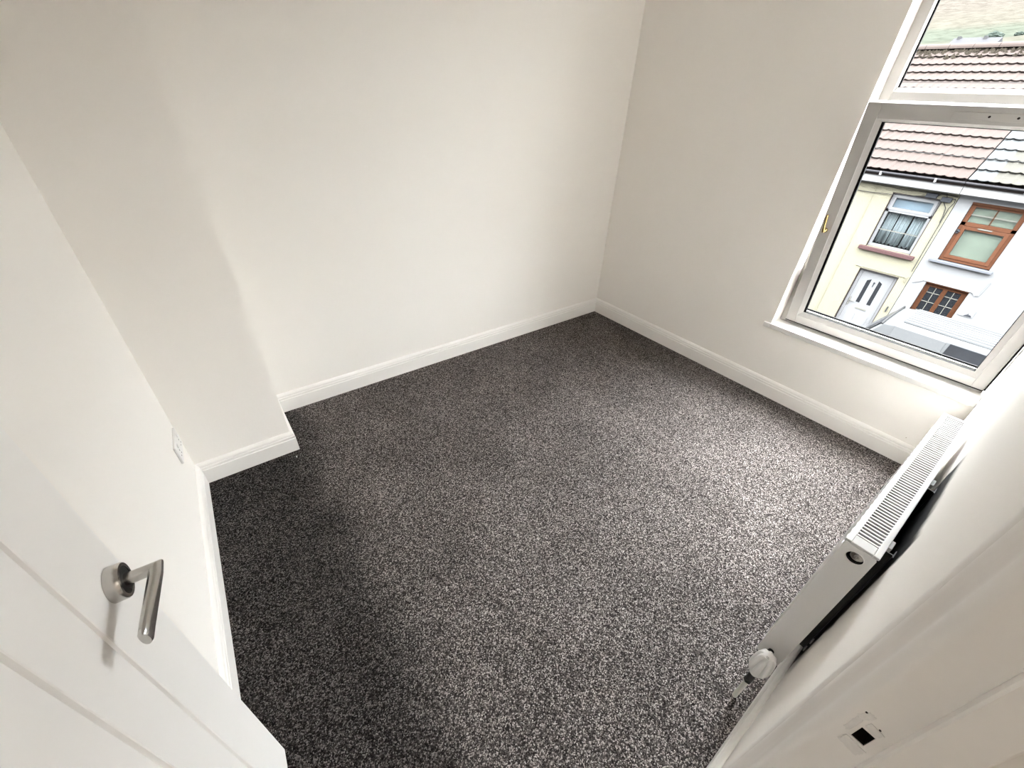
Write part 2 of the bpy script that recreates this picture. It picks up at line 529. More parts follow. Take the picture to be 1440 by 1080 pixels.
mb = MB(FD); mb.lathe([(0.0265, 0), (0.0275, 0.0015), (0.0275, 0.0165), (0.0262, 0.0185), (0.0215, 0.0185), (0.0215, 0.0150)], (0.0, RY, RZ), (1, 0, 0), 40)
rose = mb.build('rose', M['chrome'], door, smooth=True)
mb = MB(FD); mb.lathe([(0.0225, 0.0150), (0.0225, 0.0172), (0.012, 0.0178)], (0.0, RY, RZ), (1, 0, 0), 32)
mb.build('rose_inner', M['blackmetal'], rose, smooth=True)
mb = MB(FD); mb.lathe([(0.0022, 0.0172), (0.0022, 0.0188), (0.001, 0.0192)], (0.0, RY + 0.008, RZ - 0.0150), (1, 0, 0), 12)
mb.build('grub_screw', M['chrome'], rose, smooth=True)


def oval_bar(mb, pts, ra, rb, dirs_a, seg=20, ups=(0, 0, 1)):
    """bar of oval section; at each point the section axes are given (a-dir, b-dir)"""
    vs = []; fs = []
    n = len(pts)
    for i, p in enumerate(pts):
        a = Vector(dirs_a[i]) ; b = Vector(ups)
        for k in range(seg):
            an = 2 * math.pi * k / seg
            vs.append(Vector(p) + a * (ra[i] * math.cos(an)) + b * (rb[i] * math.sin(an)))
    for i in range(n - 1):
        for k in range(seg):
            q = i * seg + k; w = i * seg + (k + 1) % seg
            fs.append((q, w, w + seg, q + seg))
    fs.append(tuple(reversed(range(seg)))); fs.append(tuple(range((n - 1) * seg, n * seg)))
    mb.add(vs, fs)


# mitred lever: neck straight out of the rose, grip back towards the hinges, flattening to its tip
mb = MB(FD)
NX = 0.054
r0 = 0.0093
oval_bar(mb, [(0.012, RY, RZ), (0.045, RY, RZ), (NX, RY, RZ)], [r0, r0, r0 * 1.414], [r0, r0, r0],
         [(0, 1, 0), (0, 1, 0), Vector((-1, 1, 0)).normalized() * -1 * -1])
mb.build('lever_neck', M['chrome'], door, smooth=True)
mb = MB(FD)
oval_bar(mb, [(NX, RY, RZ), (NX, RY + 0.014, RZ), (NX - 0.003, RY + 0.05, RZ), (NX - 0.007, RY + 0.095, RZ), (NX - 0.008, RY + 0.112, RZ), (NX - 0.008, RY + 0.1165, RZ)],
         [r0 * 1.414, r0, r0 * 0.95, r0 * 0.85, r0 * 0.8, r0 * 0.55], [r0, r0 * 1.05, r0 * 1.25, r0 * 1.5, r0 * 1.55, r0 * 1.3],
         [Vector((-1, 1, 0)).normalized(), (-1, 0, 0), (-1, 0, 0), (-1, 0, 0), (-1, 0, 0), (-1, 0, 0)])
mb.build('lever_grip', M['chrome'], door, smooth=True)
# latch plate on the leading edge, hinges
mb = MB(FD); mb.box(-0.029, -0.006, -0.0008, 0.001, RZ - 0.03, RZ + 0.03); mb.build('latch_plate', M['chrome'], door)
for hz in (0.22, 1.05, 1.75):
    mb = MB(FD); mb.tube([(0.004, 0.765, hz - 0.04), (0.004, 0.765, hz + 0.04)], 0.005, 10); mb.build('hinge', M['chrome'], door, smooth=True)

# ------------------------------------------------------------------ window
win = empty('window_1', FW @ Vector((0.11, -1.9, 0.474)), 'white plastic window with tilted-in lower sash and fixed top light', 'window', kind='structure')
UF = 0.111          # inner face of the fixed frame
YR = -2.404
TZ0, TZ1 = 1.598, 1.688
FT = 2.155
mb = MB(FW)
mb.box(UF, UF + 0.062, -1.470, -1.4255, 0.475, FT)            # left jamb of frame
mb.box(UF, UF + 0.062, YR, YR + 0.045, 0.475, FT)
mb.box(UF, UF + 0.062, YR + 0.045, -1.470, FT - 0.05, FT)
mb.box(UF + 0.012, UF + 0.062, YR + 0.045, -1.470, 0.475, 0.512)
frame = mb.build('frame', M['upvc'], win, bevel=0.002)
mb = MB(FW); mb.prism([(UF, TZ0), (UF, TZ1 - 0.018), (UF + 0.006, TZ1 - 0.016), (UF + 0.020, TZ1), (UF + 0.062, TZ1), (UF + 0.062, TZ0)], 'y', YR + 0.045, -1.470)
mb.build('transom', M['upvc'], win, bevel=0.001, seg=1)
# glazing beads and pane of the fixed top light
mb = MB(FW)
mb.prism([(UF + 0.004, -1.4705), (UF + 0.020, -1.474), (UF + 0.034, -1.474), (UF + 0.034, -1.4705)], 'z', TZ1, FT - 0.05)
mb.prism([(UF + 0.004, YR + 0.0455), (UF + 0.020, YR + 0.052), (UF + 0.034, YR + 0.052), (UF + 0.034, YR + 0.0455)], 'z', TZ1, FT - 0.05)
mb.build('glazing_bead', M['upvc'], win)
mb = MB(FW)
gy0, gy1, gz0, gz1 = YR + 0.052, -1.474, TZ1, FT - 0.05
for a in ((gy1 - 0.0065, gy1, gz0, gz1), (gy0, gy0 + 0.004, gz0, gz1), (gy0, gy1, gz0, gz0 + 0.0012), (gy0, gy1, gz1 - 0.004, gz1)):
    mb.box(UF + 0.026, UF + 0.033, *a)
mb.build('gasket', M['rubber'], win)
mb = MB(FW); mb.box(UF + 0.033, UF + 0.037, YR + 0.045, -1.470, TZ1 - 0.005, FT - 0.045); mb.build('pane', M['glass'], win)

# tilted sash: local frame, x out of doors, z up the sash, hinged at its foot
tilt = math.atan(0.181)
SF = FW @ Matrix.Translation((0.1015, 0, 0.493)) @ Matrix.Rotation(-tilt, 4, 'Y')
SH = (1.625 - 0.493) / math.cos(tilt)
SYL, SYR = -1.458, -2.402
TH = 0.058
sash = MB(SF)
ST = 0.055     # visible stile face before the bead
for a in ((SYL - ST, SYL, 0, SH), (SYR, SYR + 0.047, 0, SH), (SYR + 0.047, SYL - ST, 0, 0.050), (SYR + 0.047, SYL - ST, SH - 0.062, SH)):
    sash.box(0, TH, *a)
so = sash.build('sash', M['upvc'], win, bevel=0.0025)
# inner glazing beads, sloping back to the glass
gy1, gy0, gz0, gz1 = SYL - ST - 0.022, SYR + 0.047 + 0.022, 0.050 + 0.024, SH - 0.062 - 0.012
oy1, oy0, oz0, oz1 = SYL - ST, SYR + 0.047, 0.050, SH - 0.062
bd = MB(SF)


def bead(a0, a1, b0, b1):
    # a: outer edge ends at face level, b: inner edge ends at depth
    (ya, za), (yb, zb) = a0, a1
    (yc, zc), (yd, zd) = b0, b1
    vs = [(0.003, ya, za), (0.003, yb, zb), (0.013, yd, zd), (0.013, yc, zc), (0.020, ya, za), (0.020, yb, zb), (0.020, yd, zd), (0.020, yc, zc)]
    bd.add(vs, [(0, 1, 2, 3), (4, 7, 6, 5), (0, 4, 5, 1), (1, 5, 6, 2), (2, 6, 7, 3), (3, 7, 4, 0)])


bead((oy1, oz0), (oy1, oz1), (gy1, gz0), (gy1, gz1))
bead((oy0, oz0), (oy0, oz1), (gy0, gz0), (gy0, gz1))
bead((oy0, oz0), (oy1, oz0), (gy0, gz0), (gy1, gz0))
bead((oy0, oz1), (oy1, oz1), (gy0, gz1), (gy1, gz1))
bd.build('glazing_bead', M['upvc'], so)
mb = MB(SF)
for a in ((gy1 - 0.0115, gy1, gz0, gz1), (gy0, gy0 + 0.0026, gz0, gz1), (gy0, gy1, gz0, gz0 + 0.0014), (gy0, gy1, gz1 - 0.003, gz1)):
    mb.box(0.014, 0.026, *a)
mb.build('gasket', M['rubber'], so)
# spacer bar between the two panes along the foot of the glass
mb = MB(SF); mb.box(0.030, 0.044, gy0, gy1, gz0 - 0.006, gz0 + 0.006); mb.build('spacer_bar', M['chrome'], so)
mb = MB(SF); mb.box(0.045, 0.050, gy0, gy1, gz0 - 0.004, gz0 + 0.0125); mb.build('outer_gasket', M['rubber'], so)
mb = MB(SF); mb.box(0.026, 0.029, oy0 - 0.01, oy1 + 0.01, oz0 - 0.01, oz1 + 0.01); mb.build('pane', M['glass'], so)
# black strip painting in the dark gap along the foot of the sash
mb = MB(SF); mb.box(0.004, 0.03, SYR, SYL, -0.0075, 0.0); mb.build('foot_seal', M['rubber'], so)
mb = MB(SF); mb.box(0.0, 0.02, SYR - 0.007, SYR, 0.0, SH * 0.92); mb.build('edge_seal', M['rubber'], so)  # black strip stands in for the shaded gap against the wall
# brass lever handle on the left stile
hl = MB(SF)
HYc, HZc = -1.485, 0.573
hl.lathe([(0.0125, 0), (0.013, -0.004), (0.011, -0.009), (0.009, -0.013), (0.009, -0.020), (0.006, -0.024)], (0, HYc, HZc), (1, 0, 0), 20)
ho = hl.build('handle', M['brass'], so, smooth=True)
hl = MB(SF)
hl.tube([(-0.020, HYc, HZc - 0.004), (-0.024, HYc + 0.002, HZc + 0.012), (-0.027, HYc + 0.004, HZc + 0.035), (-0.029, HYc + 0.006, HZc + 0.068), (-0.029, HYc + 0.007, HZc + 0.088)],
        [0.008, 0.0075, 0.006, 0.0062, 0.0045], 12)
hl.build('lever', M['brass'], ho, smooth=True)
# blanked vent slot on the top rail with two screw holes
vz0, vz1 = SH - 0.047, SH - 0.020
mb = MB(SF); mb.box(-0.0045, 0.0, -2.22, -1.772, vz0, vz1); vp = mb.build('vent_cover', M['upvc'], so, bevel=0.0012, seg=1)
for hy in (-1.884, -1.967, -2.10):
    mb = MB(SF); mb.lathe([(0.0042, 0), (0.0042, -0.0008)], (-0.0045, hy, (vz0 + vz1) / 2 + 0.001), (1, 0, 0), 12); mb.build('screw_hole', M['darkin'], vp)

# window board
mb = MB(FW); mb.box(-0.012, UF + 0.02, -2.412, -1.4255, 0.444, 0.474); mb.box(-0.012, -0.0002, -1.4255, -1.385, 0.444, 0.474)
struct(mb, 'trim_1', M['sill'], bevel=0.003)

# ------------------------------------------------------------------ radiator
XA, XB = -1.688, -0.822            # left and right ends
YF, YB, RZ0, RZ1 = -2.335, -2.404, 0.14, 0.74
rad = empty('radiator', (-1.25, -2.37, 0.0), 'white panel radiator with slatted top grille on the wall below the window', 'radiator')
mb = MB()
# front panel: flat plate with rolled edges and pressed seams
mb.prism([(YF, RZ0 + 0.01), (YF, RZ1 - 0.012), (YF - 0.003, RZ1 - 0.004), (YF - 0.011, RZ1 - 0.004), (YF - 0.011, RZ0 + 0.002), (YF - 0.003, RZ0 + 0.002)], 'x', XA + 0.004, XB - 0.004)
fp = mb.build('front_panel', M['radiator'], rad, bevel=0.0015)
for i in range(25):
    xx = XA + 0.04 + i * (XB - XA - 0.08) / 24
    mb = MB(); mb.prism([(xx - 0.010, YF), (xx - 0.005, YF + 0.0022), (xx + 0.005, YF + 0.0022), (xx + 0.010, YF)], 'z', RZ0 + 0.04, RZ1 - 0.05)
    mb.build('pressed_rib', M['radiator'], fp)
mb = MB(); mb.box(XA + 0.004, XB - 0.004, YB + 0.001, YB + 0.010, RZ0 + 0.004, RZ1 - 0.006)
mb.build('back_panel', M['radiator'], rad, bevel=0.0015)
mb = MB()
for i in range(76):
    xx = XA + 0.02 + i * (XB - XA - 0.04) / 75
    mb.box(xx - 0.0005, xx + 0.0005, YB + 0.012, YF - 0.013, RZ0 + 0.03, RZ1 - 0.014)
cf = mb.build('convector_fins', M['fin'], rad); cf['kind'] = 'stuff'
# side panels, left one with the air vent hole
VY, VZ = -2.370, 0.699
nseg = 28; ring = []; outer = []
mb = MB()
side = [(YF - 0.0005, RZ0 + 0.012), (YF - 0.0005, RZ1 - 0.016), (YF - 0.004, RZ1 - 0.010), (YB + 0.004, RZ1 - 0.010), (YB, RZ1 - 0.016), (YB, RZ0 + 0.04), (YB + 0.022, RZ0 + 0.004), (YF - 0.014, RZ0)]
bm = bmesh.new()
ov = [bm.verts.new((XA, y, z)) for y, z in side]
iv = [bm.verts.new((XA, VY + 0.0185 * math.cos(2 * math.pi * k / nseg), VZ + 0.0185 * math.sin(2 * math.pi * k / nseg))) for k in range(nseg)]
oe = [bm.edges.new((ov[i], ov[(i + 1) % len(ov)])) for i in range(len(ov))]
ie = [bm.edges.new((iv[i], iv[(i + 1) % nseg])) for i in range(nseg)]
bmesh.ops.triangle_fill(bm, use_beauty=True, edges=oe + ie)
ext = bmesh.ops.extrude_face_region(bm, geom=bm.faces[:])
bmesh.ops.translate(bm, verts=[e for e in ext['geom'] if isinstance(e, bmesh.types.BMVert)], vec=(0.003, 0, 0))
bmesh.ops.recalc_face_normals(bm, faces=bm.faces)
bm.verts.ensure_lookup_table()
mb.v = [v.co.copy() for v in bm.verts]; bm.verts.index_update()
mb.f = [tuple(v.index for v in f.verts) for f in bm.faces]
bm.free()
spn = mb.build('side_panel', M['radiator'], rad)
mb = MB(); mb.prism(side, 'x', XB - 0.003, XB); mb.build('side_panel', M['radiator'], rad, bevel=0.001)
mb = MB(); mb.tube([(XA - 0.0006, VY + 0.0188 * math.cos(a * math.pi / 14), VZ + 0.0188 * math.sin(a * math.pi / 14)) for a in range(29)], 0.0012, 6)
mb.build('hole_rim', M['radiator'], spn, smooth=True)
mb = MB(); mb.lathe([(0.023, 0.0), (0.023, 0.002)], (XA + 0.016, VY, VZ), (1, 0, 0), 20); mb.build('vent_boss', M['darkin'], rad)
mb = MB(); mb.lathe([(0.0145, 0.013), (0.0145, 0.004), (0.0125, 0.002), (0.006, 0.0015), (0.005, 0.0), (0.001, 0.0)], (XA + 0.003, VY - 0.002, VZ + 0.002), (1, 0, 0), 20); mb.build('air_vent', M['chrome'], rad, smooth=True)
# top grille: frame rails and every cross slat
GZ = RZ1
gr = MB()
gr.box(XA - 0.002, XB + 0.002, YF - 0.0115, YF + 0.0015, GZ - 0.008, GZ)       # front rail
gr.box(XA - 0.002, XB + 0.002, YB - 0.0015, YB + 0.0115, GZ - 0.008, GZ)       # rear rail
gr.box(XA - 0.002, XA + 0.030, YB + 0.0115, YF - 0.0115, GZ - 0.008, GZ)
gr.box(XB - 0.018, XB + 0.002, YB + 0.0115, YF - 0.0115, GZ - 0.008, GZ)
go = gr.build('top_grille', M['radgrille'], rad, bevel=0.0018)
nsl = 62
smb = MB(); smb.box(-0.0028, 0.0028, YB + 0.011, YF - 0.011, GZ - 0.006, GZ - 0.0015)
s0 = None
for i in range(nsl):
    xx = XA + 0.030 + (i + 0.5) * (XB - 0.018 - XA - 0.030) / nsl
    if s0 is None:
        s0 = smb.build('grille_slat', M['radgrille'], go); s0.location = (xx, 0, 0)
        me0 = s0.data
        off = worigin(rad)
        s0.location = (xx, 0, 0)
    else:
        o = bpy.data.objects.new('grille_slat', me0); col.objects.link(o); o.parent = go; o.location = (xx, 0, 0)
# wall brackets and clips seen in the gap behind
for bx in (-1.60, -1.25):
    mb = MB(); mb.box(bx - 0.014, bx + 0.014, YB - 0.022, YB - 0.020, 0.19, 0.705); mb.box(bx - 0.002, bx + 0.002, YB - 0.022, YB + 0.001, 0.20, 0.70)
    wb = mb.build('wall_bracket', M['blackmetal'], rad)
    mb = MB(); mb.box(bx - 0.016, bx + 0.016, YB - 0.010, YB - 0.0015, 0.712, 0.726); mb.build('bracket_clip', M['radgrille'], rad, bevel=0.001)
    for zz in (0.215, 0.262):
        mb = MB(); mb.box(bx - 0.026, bx - 0.012, YB - 0.0235, YB - 0.0205, zz, zz + 0.018); mb.build('bracket_lug', M['radiator'], wb, bevel=0.001)
# thermostatic valve, tail, pipe
TX, TY = -1.778, -2.368
mb = MB(); mb.tube([(XA + 0.004, TY, 0.190), (TX + 0.02, TY, 0.190), (TX, TY, 0.170), (TX, TY, 0.130)], [0.0085, 0.0085, 0.011, 0.011], 14)
mb.lathe([(0.0135, 0), (0.0135, 0.018)], (XA - 0.030, TY, 0.190), (1, 0, 0), 6)
vb = mb.build('valve_body', M['blackmetal'], rad, smooth=True)
mb = MB(); mb.lathe([(0.0125, 0.0), (0.0125, 0.016)], (TX, TY, 0.112), (0, 0, 1), 6); mb.build('compression_nut', M['blackmetal'], vb)
# valve head: ribbed collar and domed cap
seg = 48; hp = [(0.0150, 0.172), (0.0185, 0.182), (0.026, 0.156), (0.0295, 0.164), (0.0300, 0.180), (0.0285, 0.205), (0.0262, 0.226), (0.0225, 0.238), (0.015, 0.244), (0.004, 0.2455)]
vs = []; fs = []
for i, (r, z) in enumerate(hp):
    for k in range(seg):
        an = 2 * math.pi * k / seg
        amp = 0.0042 if 3 <= i <= 7 else 0.0
        rr = r - amp * (0.5 - 0.5 * math.cos(an * 8)) ** 2
        vs.append((TX + rr * math.cos(an), TY + rr * math.sin(an), z + (0.040 if i > 1 else 0)))
for i in range(len(hp) - 1):
    for k in range(seg):
        a = i * seg + k; b = i * seg + (k + 1) % seg
        fs.append((a, b, b + seg, a + seg))
fs.append(tuple(reversed(range(seg)))); fs.append(tuple(range((len(hp) - 1) * seg, len(hp) * seg)))
mb = MB(); mb.add(vs, fs); vh = mb.build('valve_head', M['plastic'], rad, smooth=True)
for i, rr in enumerate((0.007, 0.010, 0.013)):      # curved setting marks moulded on the cap
    mb = MB(); mb.tube([(TX + rr * math.cos(a), TY + rr * math.sin(a), 0.2860 - 0.0015 * i) for a in [2.6 + j * 0.16 for j in range(7)]], 0.0005, 5)
    mb.build('setting_mark', M['blackmetal'], vh)
mb = MB(); mb.tube([(TX, TY, 0.120), (TX - 0.001, TY, 0.06), (TX - 0.003, TY, 0.02), (TX - 0.006, TY, -0.002)], 0.0075, 12)
mb.build('pipe', M['pipe'], rad, smooth=True)

# ------------------------------------------------------------------ wall socket
sk = empty('wall_socket', FL @ Vector((0.0, -0.10, 0.33)), 'white double wall socket low on the wall beside the chimney breast', 'socket')
mb = MB(FL); mb.box(0.0005, 0.010, -0.190, -0.035, 0.287, 0.373); mb.build('face_plate', M['plastic'], sk, bevel=0.003)
for yy in (-0.150, -0.075):
    mb = MB(FL); mb.box(0.010, 0.0135, yy - 0.006, yy + 0.006, 0.346, 0.362); mb.build('rocker_switch', M['plastic'], sk, bevel=0.001)
    mb = MB(FL)
    mb.box(0.0098, 0.0104, yy - 0.002, yy + 0.002, 0.328, 0.336); mb.box(0.0098, 0.0104, yy - 0.014, yy - 0.008, 0.308, 0.312); mb.box(0.0098, 0.0104, yy + 0.008, yy + 0.014, 0.308, 0.312)
    mb.build('pin_slots', M['darkin'], sk)

# ------------------------------------------------------------------ small bits in the room
mb = MB(); mb.add([(-2.668, -0.437, 0.0), (-2.660, -0.431, 0.0), (-2.664, -0.444, 0.0), (-2.666, -0.436, 0.008), (-2.661, -0.439, 0.007)], [(0, 2, 1), (0, 1, 3), (1, 4, 3), (1, 2, 4), (2, 0, 3, 4)])
tag(mb.build('plaster_crumb', M['crumb']), 'tiny white plaster crumb on the carpet by the chimney breast corner', 'crumb')
mb = MB(FW); mb.lathe([(0.0022, 0.0), (0.0024, -0.001), (0.0015, -0.0018)], (0.0, -2.283, 0.15), (1, 0, 0), 10)
tag(mb.build('nail_head', M['chrome']), 'tiny nail head in the wall just above the skirting under the window', 'nail')

# =================================================================== OUTDOORS
GZ0 = -3.55
_simple = simple


def simple(name, c, rough=0.6, metal=0.0, **k):      # matt, weathered outdoor surfaces: hardly any sheen
    k.setdefault('spec', 0.03)
    return _simple(name, c, rough, metal, **k)


M['cream'] = simple('cream_render', (0.08899, 0.08343, 0.0627), 0.9, var=0.04, vscale=3, bscale=45, bstr=0.5, bdist=0.02)
M['whiterend'] = simple('white_render', (0.08036, 0.08066, 0.08207), 0.9, var=0.03, vscale=3, bscale=30, bstr=0.2, bdist=0.01)
M['tile_red'] = simple('clay_tile', (0.02248, 0.01767, 0.01588), 0.85, var=0.12, vscale=5, bscale=40, bstr=0.04)
M['tile_grey'] = simple('buff_tile', (0.02248, 0.02127, 0.01828), 0.85, var=0.22, vscale=7, bscale=40, bstr=0.04)
M['tile_pale'] = simple('pale_new_tile', (0.02546, 0.02652, 0.02727), 0.85, var=0.08, vscale=5, bscale=40, bstr=0.04)
M['felt'] = simple('dark_roof_felt', (0.00495, 0.00396, 0.00363), 0.95, var=0.3, vscale=5, bstr=0.1)
M['mortar'] = simple('mossy_mortar', (0.01497, 0.01275, 0.009424), 0.95, var=0.6, vscale=22, bscale=50, bstr=0.8, c2=(0.005544, 0.003881, 0.003105), bdist=0.03)
M['fascia'] = simple('white_fascia', (0.1003, 0.09768, 0.09768), 0.6, var=0.05, vscale=2, bstr=0.02)
M['gutter'] = simple('grey_gutter', (0.0495, 0.04752, 0.05148), 0.5, var=0.15, vscale=3, bstr=0.02)
M['brownpaint'] = simple('brown_paint', (0.01733, 0.0132, 0.01238), 0.6, var=0.2, vscale=9, bstr=0.05)
M['sillred'] = simple('maroon_sill', (0.03094, 0.01733, 0.01733), 0.6, var=0.15, vscale=9, bstr=0.05)
M['sillgrey'] = simple('grey_stone_sill', (0.0495, 0.05156, 0.05692), 0.8, var=0.12, vscale=9, bstr=0.1)
M['farupvc'] = simple('street_upvc', (0.08312, 0.08312, 0.08504), 0.4, var=0.03, vscale=5, bstr=0.0)
M['orange'] = simple('orange_wood', (0.04209, 0.01855, 0.0107), 0.5, var=0.3, vscale=14, bscale=60, bstr=0.1, c2=(0.03032, 0.01213, 0.006421))
M['brownwood'] = simple('brown_wood', (0.03032, 0.01284, 0.006421), 0.5, var=0.3, vscale=14, bscale=60, bstr=0.1, c2=(0.01783, 0.007135, 0.003924))
M['lead'] = simple('pale_glazing_bar', (0.0627, 0.06105, 0.05445), 0.6, var=0.05, vscale=9, bstr=0.0)
M['net'] = simple('net_curtain', (0.1335, 0.1414, 0.1492), 0.9, var=0.4, vscale=30, bscale=60, bstr=0.3, c2=(0.06283, 0.06912, 0.07462))
M['blind'] = simple('pale_green_blind', (0.07573, 0.07966, 0.06451), 0.9, var=0.2, vscale=5, bscale=40, bstr=0.1)
M['skyblind'] = simple('pale_blue_blind', (0.08696, 0.101, 0.1206), 0.8, var=0.12, vscale=4, bstr=0.0)
M['dark_glass'] = simple('dark_leaded_glass', (0.00726, 0.00792, 0.00924), 0.12, var=0.5, vscale=26, bscale=60, bstr=0.2, spec=0.5)
M['van'] = simple('white_van_paint', (0.0335, 0.03421, 0.03493), 0.3, var=0.02, vscale=3, bstr=0.0)
M['vanglass'] = simple('van_glass', (0.006, 0.0068, 0.0085), 0.12, var=0.75, vscale=5, bstr=0.0, spec=0.08)
M['tyre'] = simple('tyre_rubber', (0.0066, 0.0066, 0.0066), 0.8, var=0.2, vscale=20, bstr=0.1)
M['asphalt'] = simple('asphalt', (0.033, 0.033, 0.033), 0.95, var=0.2, vscale=4, bscale=80, bstr=0.3)
M['paving'] = simple('pavement', (0.0528, 0.05214, 0.0495), 0.95, var=0.12, vscale=2, bscale=60, bstr=0.2)
M['cable'] = simple('black_cable', (0.01485, 0.01485, 0.01485), 0.6, var=0.1, vscale=9, bstr=0.0)
M['jbox'] = simple('grey_junction_box', (0.01716, 0.01815, 0.02046), 0.6, var=0.3, vscale=14, bstr=0.0)
M['bush'] = simple('bush_leaves', (0.01584, 0.0198, 0.01663), 0.9, var=0.3, vscale=1.5, bscale=3, bstr=0.8, bdist=0.3)
M['cottage'] = simple('grey_stone_cottage', (0.02148, 0.02112, 0.02185), 0.9, var=0.15, vscale=1, bstr=0.2)
M['slate'] = simple('slate_roof', (0.01412, 0.01375, 0.01498), 0.8, var=0.2, vscale=1, bstr=0.2)


def hill_mat():
    m, t, b = nt('rough_hillside_grass')
    v = objvec(t)
    sx = node(t, 'ShaderNodeSeparateXYZ'); t.links.new(v, sx.inputs[0])
    n1 = noise(t, v, 0.09, 5, 0.6); n2 = noise(t, v, 0.55, 6, 0.7)
    z = math_n(t, 'ADD', sx.outputs['Z'], math_n(t, 'MULTIPLY', math_n(t, 'SUBTRACT', n1, 0.5), 3.2))
    band = node(t, 'ShaderNodeValToRGB'); e = band.color_ramp.elements
    mr = node(t, 'ShaderNodeMapRange'); mr.inputs['From Min'].default_value = 4; mr.inputs['From Max'].default_value = 24
    t.links.new(z, mr.inputs['Value']); t.links.new(mr.outputs[0], band.inputs[0])
    e[0].position = 0.0; e[0].color = (0.0195, 0.0202, 0.0165, 1)
    e[1].position = 1.0; e[1].color = (0.0225, 0.0199, 0.0172, 1)
    for p, c in ((0.22, (0.0198, 0.0202, 0.0163)), (0.28, (0.0222, 0.0208, 0.0172)), (0.33, (0.0172, 0.0190, 0.0152)), (0.46, (0.0178, 0.0192, 0.0154)), (0.53, (0.0222, 0.0206, 0.0170))):
        k = e.new(p); k.color = (*c, 1)
    tuss = ramp(t, n2, 0.36, 0.58, (0.70, 0.69, 0.68, 1), (1.05, 1.05, 1.05, 1))
    mul = node(t, 'ShaderNodeMix', data_type='RGBA', blend_type='MULTIPLY'); mul.inputs[0].default_value = 1
    t.links.new(band.outputs[0], mul.inputs[6]); t.links.new(tuss, mul.inputs[7])
    t.links.new(mul.outputs[2], b.inputs['Base Color'])
    b.inputs['Roughness'].default_value = 1.0
    b.inputs['Specular IOR Level'].default_value = 0.0
    bump(t, b, n2, 0.6, 0.5)
    return m


M['hill'] = hill_mat()

# ---- ground, pavements, hill
mb = MB(); mb.box(0.35, 19.5, -40, 40, GZ0 - 0.3, GZ0 - 0.10); struct(mb, 'road', M['asphalt'])
mb = MB(); mb.box(8.75, 10.05, -40, 40, GZ0 - 0.2, GZ0); struct(mb, 'pavement', M['paving'], bevel=0.02)
mb = MB(); mb.box(0.35, 1.6, -40, 40, GZ0 - 0.2, GZ0); struct(mb, 'pavement', M['paving'], bevel=0.02)
mb = MB()
rnd = random.Random(4)
nx, ny = 46, 60
hv = []; hf = []


def hill_h(x, y):
    s = max(0.0, x - 24.0)
    return GZ0 + 1.0 + s * 0.165 + 1.2 * math.sin(y * 0.045 + x * 0.02) * min(1, s / 40) + 0.5 * math.sin(y * 0.13 + 1 + x * 0.07) * min(1, s / 25) + s * s * 0.00018


for i in range(nx + 1):
    x = 18 + 2.5 * i + 0.055 * i * i
    for j in range(ny + 1):
        y = -70 + 3.6 * j
        hv.append((x, y, hill_h(x, y)))
for i in range(nx):
    for j in range(ny):
        a = i * (ny + 1) + j
        hf.append((a, a + ny + 1, a + ny + 2, a + 1))
mb.add(hv, hf); struct(mb, 'hillside', M['hill'], smooth=True)

# ---- the terrace this room belongs to: its street front above, below and either side of the room
mb = MB()
mb.box(0.0, 0.34, -2.62, 0.16, GZ0, -0.125)
mb.box(0.0, 0.34, 0.16, 14, GZ0, 2.63); mb.box(0.0, 0.34, -16, -2.62, GZ0, 2.63)
mb.prism([(0.38, 2.64), (-3.5, 4.9), (-7.5, 2.64)], 'y', -16, 14)
struct(mb, 'wall_street', M['whiterend'])

# ---- terraced houses across the street
FX = 10.0
PITCH = R2D(30)
EX, EZ = 9.72, 0.525              # tile eaves line
GAUGE, TWID = 0.333, 0.32
NC = 14
RX, RZt = EX + NC * GAUGE * math.cos(PITCH), EZ + NC * GAUGE * math.sin(PITCH)


def tile_mesh():
    vs = []; fs = []
    n = 8; lip = 0.012
    for j in range(n + 1):
        y = -TWID / 2 + TWID * j / n
        w = 0.015 * max(0.0, math.sin(2 * math.pi * (j / n) * 2)) - 0.004 * max(0.0, -math.sin(2 * math.pi * (j / n) * 2))
        vs.append((0.0, y, 0.046 + w)); vs.append((GAUGE + 0.05, y, 0.004 + w)); vs.append((0.0, y, 0.046 + w - lip)); vs.append((0.06, y, 0.040 + w - lip))
    for j in range(n):
        a = 4 * j; b = a + 4
        fs += [(a, b, b + 1, a + 1), (a, a + 2, b + 2, b), (a + 2, a + 3, b + 3, b + 2)]
    me = bpy.data.meshes.new('roof_tile')
    rot = Matrix.Rotation(-PITCH, 4, 'Y')
    me.from_pydata([tuple(rot @ Vector(v)) for v in vs], [], fs)
    for p in me.polygons: p.use_smooth = True
    try: me.set_sharp_from_angle(angle=R2D(40))
    except Exception: pass
    return me


